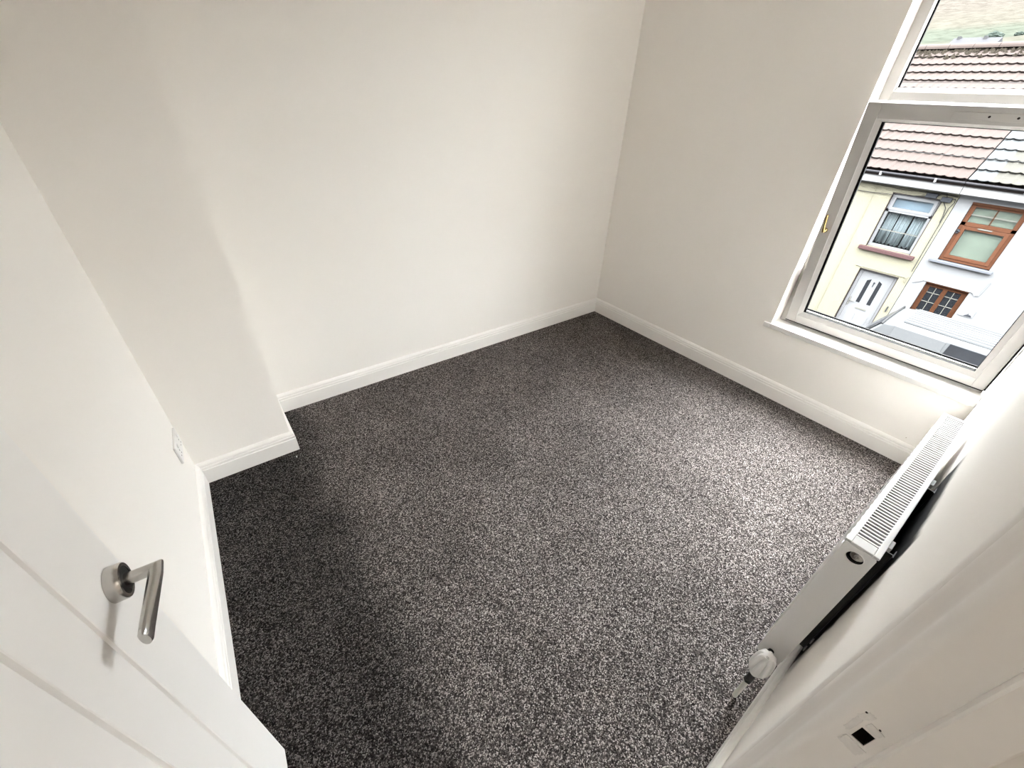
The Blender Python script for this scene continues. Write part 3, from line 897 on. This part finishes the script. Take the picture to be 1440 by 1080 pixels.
def house(name, label, y0, y1, ry0, ry1, wall_mat, holes, tile_of, seed):
    h = empty(name, (FX, (y0 + y1) / 2, GZ0), label, 'house')
    org = worigin(h)
    mb = MB()
    grid_boxes(mb, y0, y1, GZ0, 0.42, holes, lambda a, b, c, d: mb.box(FX, FX + 0.3, a, b, c, d))
    mb.box(FX + 0.3, FX + 7.6, y0, y0 + 0.2, GZ0, 0.42); mb.box(FX + 0.3, FX + 7.6, y1 - 0.2, y1, GZ0, 0.42)
    mb.box(FX + 7.3, FX + 7.6, y0, y1, GZ0, 0.42)
    mb.box(FX + 0.3, FX + 7.4, y0 + 0.2, y1 - 0.2, -1.32, -1.2)
    mb.build('wall', wall_mat, h)
    mb = MB(); mb.prism([(EX + 0.03, EZ - 0.02), (RX, RZt - 0.005), (RX + (RX - EX), EZ - 0.02), (RX + (RX - EX), EZ - 0.1), (EX + 0.05, EZ - 0.1)], 'y', ry0, ry1)
    roof = mb.build('roof', M['felt'], h)
    me = {}
    base = tile_mesh()
    nt_ = int(round((ry1 - ry0) / TWID)); tw = (ry1 - ry0) / nt_
    rr = random.Random(seed)
    for c in range(NC):
        for k in range(nt_):
            mt = tile_of(k, nt_, c, rr)
            if mt.name not in me:
                m2 = base.copy(); m2.materials.append(mt); me[mt.name] = m2
            o = bpy.data.objects.new('roof_tile', me[mt.name]); col.objects.link(o); o.parent = roof
            o.location = Vector((EX + c * GAUGE * math.cos(PITCH), ry0 + (k + 0.5) * tw, EZ + c * GAUGE * math.sin(PITCH) + rr.uniform(-0.003, 0.003))) - org
            o.rotation_euler = (0, 0, rr.uniform(-0.006, 0.006)); o.scale = (1, tw / TWID, 1)
    # half-round ridge tiles bedded on mossy mortar
    nr = int((ry1 - ry0) / 0.45)
    for k in range(nr):
        ya = ry0 + k * (ry1 - ry0) / nr; yb = ya + (ry1 - ry0) / nr - 0.008
        pr = [(RX + 0.13 * math.cos(a), RZt + 0.03 + 0.10 * math.sin(a)) for a in [math.pi * j / 8 for j in range(9)]]
        mb = MB(); mb.prism(pr, 'y', ya, yb); mb.build('ridge_tile', M['tile_red'], roof)
    # ragged moss clumps along the ridge bedding
    mb = MB()
    for k in range(int((ry1 - ry0) * 60)):
        d = abs(rr.gauss(0, 0.15)) + 0.06
        p = Vector((RX - d * math.cos(PITCH), rr.uniform(ry0 + 0.075, ry1 - 0.075), RZt - d * math.sin(PITCH) + 0.055))
        s = rr.uniform(0.018, 0.05)
        vs = [p + Vector((rr.uniform(-s, s) * 0.5, 0, s)), p + Vector((s, 0, -s * .5)), p + Vector((-s, 0, -s * .9)), p + Vector((0, s * 1.3, -s * .6)), p + Vector((0, -s * 1.3, -s * .6))]
        mb.add(vs, [(0, 1, 3), (0, 3, 2), (0, 2, 4), (0, 4, 1), (1, 4, 2, 3)])
    ms = mb.build('moss', M['mortar'], roof); ms['kind'] = 'stuff'
    # fascia, soffit, gutter with brackets
    mb = MB(); mb.box(9.80, 9.825, y0, y1, 0.27, 0.49); mb.box(9.80, FX, y0, y1, 0.27, 0.285); mb.build('fascia', M['fascia'], h)
    gp = [(9.757 + 0.042 * math.cos(a), 0.510 + 0.042 * math.sin(a)) for a in [math.pi + math.pi * j / 8 for j in range(9)]]
    gi = [(9.757 + 0.038 * math.cos(a), 0.510 + 0.038 * math.sin(a)) for a in [2 * math.pi - math.pi * j / 8 for j in range(9)]]
    mb = MB(); mb.prism(gp + gi, 'y', y0, y1); g = mb.build('gutter', M['gutter'], h)
    k = y0 + 0.45
    while k < y1:
        mb = MB(); mb.box(9.69, 9.81, k - 0.015, k + 0.015, 0.435, 0.465); mb.box(9.685, 9.69, k - 0.015, k + 0.015, 0.435, 0.507); mb.build('gutter_bracket', M['fascia'], g)
        k += 0.95
    return h


def rect_frame(mb, x0, x1, y0, y1, z0, z1, w):
    mb.box(x0, x1, y0, y0 + w, z0, z1); mb.box(x0, x1, y1 - w, y1, z0, z1)
    mb.box(x0, x1, y0 + w, y1 - w, z0, z0 + w); mb.box(x0, x1, y0 + w, y1 - w, z1 - w, z1)


def reveal_lining(parent, hole, mat, name='reveal', d=0.10, t=0.012, foot=False):
    y0, y1, z0, z1 = hole
    mb = MB(); mb.box(FX - 0.004, FX + d, y1 - t, y1, z0, z1); mb.box(FX - 0.004, FX + d, y0, y0 + t, z0, z1); mb.box(FX - 0.004, FX + d, y0, y1, z1 - t, z1)
    if foot: mb.box(FX - 0.004, FX + d, y0, y1, z0, z0 + t)
    return mb.build(name, mat, parent)


# --- cream house: upper window, front door
H_CW = (-0.26, 0.60, -1.04, 0.115)
H_CD = (-0.30, 0.485, GZ0 + 0.12, -1.545)
creamh = house('terraced_house', 'cream rendered terraced house with pinkish tiled roof and white front door', -0.48, 4.6, -0.48, 4.6, M['cream'],
               [H_CW, H_CD], lambda k, n, c, r: M['tile_red'], 11)
reveal_lining(creamh, H_CW, M['brownpaint'])
y0, y1, z0, z1 = -0.248, 0.588, -1.03, 0.103
wx = FX + 0.06
ZT = -0.255
mb = MB(); rect_frame(mb, wx, wx + 0.06, y0, y1, z0, z1, 0.055); mb.box(wx, wx + 0.06, y0, y1, ZT - 0.02, ZT + 0.045)
w1 = mb.build('window', M['farupvc'], creamh)
mb = MB(); rect_frame(mb, wx - 0.012, wx + 0.03, y0 + 0.03, y1 - 0.03, ZT + 0.025, z1 - 0.03, 0.055); mb.build('fanlight_sash', M['farupvc'], w1)
mb = MB(); mb.box(wx + 0.02, wx + 0.026, y0 + 0.08, y1 - 0.08, ZT + 0.07, z1 - 0.08); mb.build('pane', M['farglass'], w1)
mb = MB(); mb.box(wx + 0.075, wx + 0.085, y0 + 0.05, y1 - 0.05, ZT + 0.03, z1 - 0.02); mb.build('blind', M['skyblind'], w1)  # pale blue sheet paints the sky's reflection into the fanlight
mb = MB(); mb.box(wx + 0.02, wx + 0.026, y0 + 0.055, y1 - 0.055, z0 + 0.055, ZT - 0.02); mb.build('pane', M['farglass'], w1)
mb = MB(); mb.box(wx + 0.012, wx + 0.02, y0 + 0.055, y1 - 0.055, -0.665, -0.645); mb.build('glazing_bar', M['lead'], w1)
# gathered net curtains, three drops
for (ca, cb, ph) in ((y0 + 0.06, y0 + 0.30, 0.3), (y0 + 0.33, y0 + 0.56, 1.4), (y0 + 0.58, y1 - 0.06, 2.2)):
    vs = []; fs = []; n = 26
    for j in range(n + 1):
        yy = ca + (cb - ca) * j / n
        xx = wx + 0.15 + 0.014 * math.sin(j * 1.5 + ph) + 0.006 * math.sin(j * 3.7)
        pinch = 0.04 * math.sin(j * 0.7 + ph)
        vs += [(xx, yy, ZT), (xx + 0.004, yy + 0.01 * math.sin(j), z0 + 0.05 + max(0, pinch))]
    for j in range(n):
        fs.append((2 * j, 2 * j + 1, 2 * j + 3, 2 * j + 2))
    mb = MB(); mb.add(vs, fs); c = mb.build('net_curtain', M['net'], w1, smooth=True)
    sm = c.modifiers.new('thick', 'SOLIDIFY'); sm.thickness = 0.002
mb = MB(); mb.box(wx + 0.4, wx + 0.42, y0 - 0.2, y1 + 0.2, z0 - 0.1, z1 + 0.1); mb.build('room_backing', M['dark_glass'], w1)
mb = MB(); mb.box(FX - 0.09, FX + 0.12, -0.36, 0.71, -1.125, -1.045); mb.build('window_sill', M['sillred'], creamh, bevel=0.01)
# incised render joints and drip moulds over the openings
for (a, b, z) in ((-0.40, 0.66, 0.145), (-0.42, 0.60, -1.512)):
    mb = MB(); mb.box(FX - 0.016, FX + 0.01, a, b, z, z + 0.014); mb.build('drip_mould', M['cream'], creamh)
mb = MB(); mb.box(FX - 0.012, FX + 0.01, 0.93, 0.945, GZ0 + 0.3, 0.27); mb.build('render_bead', M['cream'], creamh)
# front door
reveal_lining(creamh, H_CD, M['brownpaint'], d=0.10, t=0.012)
dx = FX + 0.085
y0, y1, z0, z1 = -0.288, 0.473, GZ0 + 0.12, -1.557
mb = MB(); rect_frame(mb, dx, dx + 0.06, y0, y1, z0, z1, 0.06); fd = mb.build('front_door', M['farupvc'], creamh, bevel=0.004)
mb = MB(); mb.box(dx + 0.004, dx + 0.05, y0 + 0.063, y1 - 0.063, z0 + 0.063, z1 - 0.063); mb.build('door_leaf', M['farupvc'], fd, bevel=0.004)
lx = dx + 0.004
yc = (y0 + y1) / 2
for s in (1, -1):
    # tall glass strips with an arched top
    a, b = yc + s * 0.075, yc + s * 0.155
    zt0, zt1 = z1 - 0.20, z1 - 0.245
    mb = MB(); mb.prism([(a, z1 - 0.80), (b, z1 - 0.80), (b, zt1), (a, zt0)], 'x', lx - 0.004, lx + 0.002); mb.build('glass_strip', M['dark_glass'], fd)
    mb = MB(); mb.prism([(a - s * 0.012, z1 - 0.815), (b + s * 0.012, z1 - 0.815), (b + s * 0.012, zt1 + 0.012), (a - s * 0.012, zt0 + 0.012)], 'x', lx - 0.003, lx + 0.001); mb.build('glass_surround', M['farupvc'], fd)
    mb = MB(); mb.box(lx - 0.006, lx, min(yc + s * 0.04, yc + s * 0.24), max(yc + s * 0.04, yc + s * 0.24), z0 + 0.2, z1 - 1.08); mb.build('lower_panel', M['farupvc'], fd, bevel=0.005)
mb = MB(); mb.box(lx - 0.010, lx, yc - 0.13, yc + 0.10, z1 - 0.955, z1 - 0.915); mb.build('letter_box', M['lead'], fd, bevel=0.003)
mb = MB(); mb.lathe([(0.018, 0), (0.022, 0.006), (0.010, 0.014)], (lx - 0.014, yc - 0.005, z1 - 0.27), (1, 0, 0), 12); mb.tube([(lx - 0.01, yc - 0.005, z1 - 0.29), (lx - 0.014, yc - 0.005, z1 - 0.36)], 0.009, 8); mb.build('door_knocker', M['jbox'], fd, smooth=True)
mb = MB(); mb.box(lx - 0.012, lx, y1 - 0.105, y1 - 0.075, z1 - 0.92, z1 - 0.72); mb.tube([(lx - 0.03, y1 - 0.09, z1 - 0.80), (lx - 0.03, y1 - 0.20, z1 - 0.80)], 0.010, 8); mb.build('door_handle', M['lead'], fd)
mb = MB(); mb.box(FX - 0.03, FX + 0.02, -0.42, -0.40, -2.35, -2.22); mb.build('doorbell', M['jbox'], creamh)
# junction boxes and cables on the party line
for (yy, zz, ww) in ((-0.065, 0.165, 0.19), (-0.325, 0.130, 0.17)):
    mb = MB(); mb.box(FX - 0.075, FX - 0.002, yy - ww / 2, yy + ww / 2, zz - 0.045, zz + 0.045); mb.build('junction_box', M['jbox'], creamh, bevel=0.01)


def cable(parent, pts, r=0.007, name='cable', mat='cable'):
    mb = MB(); mb.tube(pts, r, 6); return mb.build(name, M[mat], parent, smooth=True)


X = FX - 0.02
cable(creamh, [(X, -0.16, 0.17), (X - 0.02, -0.21, 0.24), (X - 0.02, -0.28, 0.24), (X, -0.31, 0.17)])
cable(creamh, [(X, -0.40, 0.14), (X - 0.02, -0.45, 0.17), (X - 0.02, -0.47, 0.10), (X, -0.43, -0.02), (X, -0.435, -0.35), (X, -0.44, -0.9), (X, -0.45, -1.35)])
cable(creamh, [(X, -0.30, 0.08), (X, -0.38, -0.02), (X, -0.415, -0.18), (X, -0.42, -0.30)])
cable(creamh, [(X, -0.20, 0.10), (X, -0.27, 0.10), (X, -0.262, -0.28)], 0.006)
cable(creamh, [(X, 4.5, 0.235), (X, 1.1, 0.225), (X, 0.7, 0.215), (X, 0.45, 0.195), (X, 0.2, 0.205), (X, -0.12, 0.215), (X, -0.47, 0.205)], 0.006)
cable(creamh, [(X, 4.5, 0.25), (X, 0.9, 0.245), (X, 0.4, 0.225), (X, -0.2, 0.232), (X, -0.47, 0.225)], 0.005)
cable(creamh, [(X, 4.5, 0.05), (X - 0.01, 0.95, 0.055), (X - 0.03, 0.4, 0.09), (X, 0.02, 0.135)], 0.006)
cable(creamh, [(X, -0.42, -1.50), (X, -0.41, -1.60), (X, -0.455, -1.62), (X, -0.46, -1.45)], 0.006, mat='cream')

# --- white house: orange framed upper window, brown lower window
H_WU = (-1.56, -0.725, -0.99, 0.155)
H_WL = (-1.505, -0.775, -2.42, -1.475)
whiteh = house('terraced_house', 'white rendered terraced house with buff tiled roof and orange wood window', -5.6, -0.49, -5.6, -0.50, M['whiterend'],
               [H_WU, H_WL], lambda k, n, c, r: M['tile_pale'] if k == n - 1 and r.random() < 0.95 else M['tile_grey'], 23)
y0, y1, z0, z1 = -1.555, -0.73, -0.985, 0.150
wx = FX + 0.035
ZT = -0.255
mb = MB(); rect_frame(mb, wx, wx + 0.06, y0, y1, z0, z1, 0.075); mb.box(wx, wx + 0.06, y0, y1, ZT - 0.025, ZT + 0.045); w2 = mb.build('window', M['orange'], whiteh, bevel=0.004)
mb = MB(); rect_frame(mb, wx - 0.014, wx + 0.03, y0 + 0.055, y1 - 0.055, z0 + 0.055, ZT - 0.03, 0.062); mb.build('casement', M['orange'], w2, bevel=0.004)
mb = MB(); mb.box(wx + 0.012, wx + 0.02, y0 + 0.075, y1 - 0.075, z0 + 0.1, z1 - 0.075); mb.build('pane', M['farglass'], w2)
mb = MB(); mb.box(wx + 0.06, wx + 0.07, y0 + 0.05, y1 - 0.05, z0 + 0.05, z1 - 0.05); mb.build('blind', M['blind'], w2)
mb = MB(); mb.box(wx + 0.004, wx + 0.012, y0 + 0.075, y1 - 0.075, -0.075, -0.055); mb.build('glazing_bar', M['lead'], w2)
ym = (y0 + y1) / 2
mb = MB(); mb.box(wx + 0.002, wx + 0.013, ym - 0.012, ym + 0.012, ZT + 0.045, z1 - 0.075); mb.build('glazing_bar', M['brownwood'], w2)
mb = MB(); mb.box(FX - 0.01, FX + 0.03, y0 - 0.005, y1 + 0.005, z1 - 0.03, z1 + 0.012); mb.build('head_board', M['brownwood'], w2)
mb = MB(); mb.tube([(wx - 0.02, y1 - 0.02, -0.40), (wx - 0.05, y1 - 0.03, -0.38), (wx - 0.05, y1 - 0.07, -0.40)], 0.014, 8); mb.box(wx - 0.03, wx, y1 - 0.05, y1 - 0.01, -0.44, -0.36); mb.build('casement_stay', M['jbox'], w2)
mb = MB(); mb.box(wx - 0.03, wx - 0.012, ym - 0.10, ym + 0.12, ZT - 0.050, ZT - 0.030); mb.build('trickle_vent', M['lead'], w2)
mb = MB(); mb.box(FX - 0.09, FX + 0.10, -1.63, -0.61, -1.045, -0.99); mb.build('window_sill', M['sillgrey'], whiteh, bevel=0.01)
y0, y1, z0, z1 = -1.50, -0.78, -2.41, -1.48
wx = FX + 0.06
mb = MB(); rect_frame(mb, wx, wx + 0.06, y0, y1, z0, z1, 0.09); mb.box(wx - 0.005, wx + 0.06, (y0 + y1) / 2 - 0.04, (y0 + y1) / 2 + 0.04, z0, z1); w3 = mb.build('window', M['brownwood'], whiteh, bevel=0.004)
ym = (y0 + y1) / 2
for a, b in ((y0 + 0.09, ym - 0.04), (ym + 0.04, y1 - 0.09)):
    mb = MB(); mb.box(wx + 0.02, wx + 0.026, a, b, z0 + 0.09, z1 - 0.09); mb.build('pane', M['dark_glass'], w3)
    c = (a + b) / 2
    mb = MB(); mb.box(wx + 0.010, wx + 0.019, c - 0.006, c + 0.006, z0 + 0.09, z1 - 0.09); mb.build('glazing_bar', M['lead'], w3)
    for zz in (-1.70, -1.90, -2.12):
        mb = MB(); mb.box(wx + 0.010, wx + 0.019, a, b, zz - 0.006, zz + 0.006); mb.build('glazing_bar', M['lead'], w3)
mb = MB(); mb.box(FX - 0.006, FX + 0.06, y0 - 0.004, y1 + 0.004, z1 - 0.012, z1 + 0.004); mb.build('head_board', M['brownwood'], w3)
mb = MB(); mb.box(FX - 0.08, FX + 0.10, -1.57, -0.71, -2.475, -2.42); mb.build('window_sill', M['sillgrey'], whiteh, bevel=0.01)
cable(whiteh, [(FX - 0.012, -0.56, -1.56), (FX - 0.014, -0.64, -1.52), (FX - 0.014, -0.72, -1.462), (FX - 0.014, -1.55, -1.462), (FX - 0.014, -1.60, -1.52), (FX - 0.014, -1.66, -1.50), (FX - 0.012, -1.70, -1.20)], 0.008, 'drip_mould', 'whiterend')
# picture plaque on the white wall
pl = empty('house_plaque', (FX - 0.004, -1.67, -1.95), 'small white plaque with a dark sketch on the white house wall beside the brown window', 'plaque')
mb = MB(); mb.box(FX - 0.014, FX - 0.001, -1.785, -1.555, -1.955, -1.80); mb.build('plate', M['farupvc'], pl, bevel=0.002)
mb = MB(); mb.prism([(-1.64, -1.945), (-1.655, -1.925), (-1.69, -1.90), (-1.70, -1.865), (-1.712, -1.905), (-1.75, -1.905), (-1.772, -1.945)], 'x', FX - 0.0165, FX - 0.013); mb.build('dark_sketch', M['jbox'], pl)
mb = MB(); mb.tube([(FX - 0.015, -1.625 + 0.018 * math.cos(a), -1.86 + 0.018 * math.sin(a)) for a in [0.5 + 0.5 * j for j in range(11)]], 0.003, 5); mb.build('scroll_mark', M['sillgrey'], pl)

# --- telephone wires crossing the street
for (p, q, sag, lab) in (((9.6, -6.0, 0.33), (9.6, 6.0, 0.30), 0.02, 'thin black telephone wire strung below the gutters of the terraced houses'),
                         ((8.5, -8.0, 1.06), (8.9, 8.0, 0.98), 0.05, 'thin black telephone wire crossing in front of the tiled roofs'),
                         ((8.4, -8.0, 2.10), (8.6, 8.0, 2.05), 0.05, 'thin black telephone wire crossing high in front of the ridge')):
    p = Vector(p); q = Vector(q)
    mb = MB(); mb.tube([p.lerp(q, i / 14) - Vector((0, 0, sag * 4 * (i / 14) * (1 - i / 14))) for i in range(15)], 0.0045, 5)
    tag(mb.build('telephone_wire', M['cable'], smooth=True), lab, 'wire', 'telephone wires')

# --- parked van
VX, VZ = 7.68, -1.545
van = empty('van', (VX, -1.7, GZ0 - 0.1), 'white panel van with ribbed roof parked outside the white house', 'van')


def sect(y, zt, hw_t, zs, hw_s, hw_b, zb):
    """roof height, roof half width, shoulder height, shoulder half width, body half width, bottom"""
    half = [(0.0, zt), (hw_t * 0.6, zt - 0.008), (hw_t, zt - 0.03), (hw_s, zs), (hw_b, zs - 0.75 if zs - 0.75 > zb + 0.3 else (zs + zb) / 2), (hw_b, zb + 0.12), (hw_b - 0.06, zb)]
    pts = [(VX + a, y, b) for a, b in half] + [(VX - a, y, b) for a, b in reversed(half[1:])]
    return pts


VB = GZ0 + 0.15
secs = [sect(-4.55, VZ - 0.05, 0.50, VZ - 0.10, 0.60, 0.82, VB), sect(-4.45, VZ, 0.52, VZ - 0.06, 0.62, 0.86, VB), sect(-2.6, VZ, 0.52, VZ - 0.06, 0.62, 0.86, VB),
        sect(-1.12, VZ - 0.005, 0.52, VZ - 0.06, 0.62, 0.86, VB), sect(-0.93, VZ - 0.035, 0.51, VZ - 0.10, 0.61, 0.86, VB), sect(-0.56, VZ - 0.58, 0.60, VZ - 0.66, 0.74, 0.86, VB),
        sect(-0.20, VZ - 0.80, 0.58, VZ - 0.90, 0.74, 0.84, VB), sect(-0.02, VZ - 1.05, 0.50, VZ - 1.15, 0.66, 0.76, VB)]
vs = [p for s in secs for p in s]; n = len(secs[0]); fs = []
for i in range(len(secs) - 1):
    for k in range(n):
        a = i * n + k; b = i * n + (k + 1) % n
        fs.append((a, b, b + n, a + n))
fs.append(tuple(range(n))); fs.append(tuple(range((len(secs) - 1) * n, len(secs) * n)))
mb = MB(); mb.add(vs, fs); vbod = mb.build('body', M['van'], van, bevel=0.02, seg=3)
for p in vbod.data.polygons: p.use_smooth = True
try: vbod.data.set_sharp_from_angle(angle=R2D(50))
except Exception: pass
for k in range(8):
    xx = VX - 0.43 + k * 0.123
    mb = MB(); mb.prism([(xx - 0.032, VZ - 0.02), (xx - 0.018, VZ + 0.012), (xx + 0.018, VZ + 0.012), (xx + 0.032, VZ - 0.02)], 'y', -4.2, -1.15); mb.build('roof_rib', M['van'], van, bevel=0.004)
# windscreen with its black top seal
ws = MB()
a0 = Vector((0, -0.90, VZ - 0.048)); a1 = Vector((0, -0.605, VZ - 0.50))
ws.add([(VX - 0.54, a0.y, a0.z - 0.03), (VX + 0.54, a0.y, a0.z - 0.03), (VX + 0.62, a1.y, a1.z - 0.03), (VX - 0.62, a1.y, a1.z - 0.03), (VX - 0.3, a0.y, a0.z + 0.012), (VX + 0.3, a0.y, a0.z + 0.012), (VX + 0.34, a1.y, a1.z + 0.012), (VX - 0.34, a1.y, a1.z + 0.012)],
       [(4, 5, 6, 7), (0, 4, 7, 3), (5, 1, 2, 6), (0, 1, 5, 4), (3, 7, 6, 2), (0, 3, 2, 1)])
ws.build('windscreen', M['vanglass'], van)
mb = MB(); mb.tube([(VX - 0.62, -0.90, VZ - 0.11), (VX - 0.51, -0.915, VZ - 0.042), (VX - 0.3, -0.92, VZ - 0.022), (VX, -0.92, VZ - 0.016), (VX + 0.3, -0.92, VZ - 0.022), (VX + 0.51, -0.915, VZ - 0.042), (VX + 0.62, -0.90, VZ - 0.11)], 0.016, 8)
mb.build('windscreen_seal', M['rubber'], van, smooth=True)


def side_plate(name, mat, y0, y1, z0, z1, out=0.006):
    # plate lying on the inclined near side between shoulder and waist
    def xs(z):
        f = (VZ - 0.06 - z) / 0.75
        return VX - (0.62 + (0.86 - 0.62) * max(0, f)) - out
    mb = MB()
    mb.add([(xs(z0), y0, z0), (xs(z0), y1, z0), (xs(z1), y1 - 0.03, z1), (xs(z1), y0, z1), (xs(z0) + 0.03, y0, z0), (xs(z0) + 0.03, y1, z0), (xs(z1) + 0.03, y1 - 0.03, z1), (xs(z1) + 0.03, y0, z1)],
           [(0, 1, 2, 3), (4, 7, 6, 5), (0, 4, 5, 1), (1, 5, 6, 2), (2, 6, 7, 3), (3, 7, 4, 0)])
    return mb.build(name, mat, van, bevel=0.006)


side_plate('side_door', M['van'], -1.835, -1.07, -2.75, VZ - 0.075, 0.010)
side_plate('side_window', M['vanglass'], -2.75, -1.86, -2.10, VZ - 0.075, 0.008)
side_plate('cab_window', M['vanglass'], -0.98, -0.80, -2.28, VZ - 0.30, 0.006)
mb = MB(); mb.box(VX - 1.04, VX - 0.88, -0.72, -0.62, -2.32, -2.08); mb.tube([(VX - 0.90, -0.66, -2.25), (VX - 0.8, -0.7, -2.3)], 0.03, 8); mb.build('wing_mirror', M['rubber'], van, bevel=0.02)
for (wy, sx_) in ((-0.55, -1), (-0.55, 1), (-3.5, -1), (-3.5, 1)):
    mb = MB(); mb.lathe([(0.19, 0), (0.31, 0.01), (0.33, 0.05), (0.33, 0.16), (0.31, 0.2), (0.19, 0.205)], (VX + sx_ * 0.87 - (0.2 if sx_ > 0 else 0), wy, GZ0 + 0.232), (1, 0, 0), 28)
    wh = mb.build('wheel', M['tyre'], van, smooth=True)
    mb = MB(); mb.lathe([(0.18, 0), (0.18, 0.01), (0.05, 0.03)], (VX + sx_ * 0.872, wy, GZ0 + 0.232), (sx_, 0, 0), 20); mb.build('wheel_trim', M['gutter'], wh, smooth=True)

# --- bush and stone cottages on the lower hillside
def on_hill(x, y): return Vector((x, y, hill_h(x, y)))


def bush(loc, r, label, seed):
    rr = random.Random(seed)
    bm = bmesh.new(); bmesh.ops.create_icosphere(bm, subdivisions=3, radius=1.0)
    for v in bm.verts:
        d = v.co.normalized()
        k = 1 + 0.18 * math.sin(d.x * 5 + seed) * math.sin(d.y * 6 + 1) + 0.12 * math.sin(d.z * 9 + d.x * 7) + rr.uniform(-0.05, 0.05)
        v.co = Vector((d.x * r * k, d.y * r * 1.25 * k, max(-0.25 * r, d.z * r * 0.72 * k) + 0.2 * r))
    mb = MB(); mb.v = [v.co + Vector(loc) for v in bm.verts]; bm.verts.index_update(); mb.f = [tuple(v.index for v in f.verts) for f in bm.faces]; bm.free()
    return tag(mb.build('bush', M['bush'], smooth=True), label, 'bush', 'bushes on the hillside')


bush(on_hill(93, 17.6), 0.72, 'rounded grey-green bush standing alone on the pale hillside', 3)
bush(on_hill(90, 14.6), 0.4, 'small low bush on the hillside lower than the big rounded bush', 7)
for i, (x, y, w, lab) in enumerate(((74, 15.8, 1.05, 'long low grey stone cottage at the foot of the hillside'), (72, 13.4, 0.75, 'pale stone outbuilding at the foot of the hillside'))):
    b = on_hill(x, y) - Vector((0, 0, 0.35))
    ct = empty('hillside_cottage', tuple(b), lab, 'cottage')
    mb = MB(); mb.box(b.x - 1, b.x + 1.2, b.y - w, b.y + w, b.z - 0.6, b.z + 0.75); mb.build('wall', M['cottage'], ct)
    mb = MB(); mb.prism([(b.x - 1.2, b.z + 0.7), (b.x + 0.1, b.z + 1.3), (b.x + 1.4, b.z + 0.7)], 'y', b.y - w - 0.15, b.y + w + 0.15); mb.build('roof', M['slate'], ct)
    mb = MB(); mb.box(b.x - 0.2, b.x + 0.3, b.y + w - 0.45, b.y + w - 0.15, b.z + 0.8, b.z + 1.42); mb.build('chimney', M['cottage'], ct)
    for k in range(4):
        yy = b.y - w * 0.75 + k * w * 0.5
        mb = MB(); mb.box(b.x - 1.04, b.x - 0.98, yy - 0.1, yy + 0.1, b.z + 0.05, b.z + 0.45); mb.build('window', M['dark_glass'], ct)
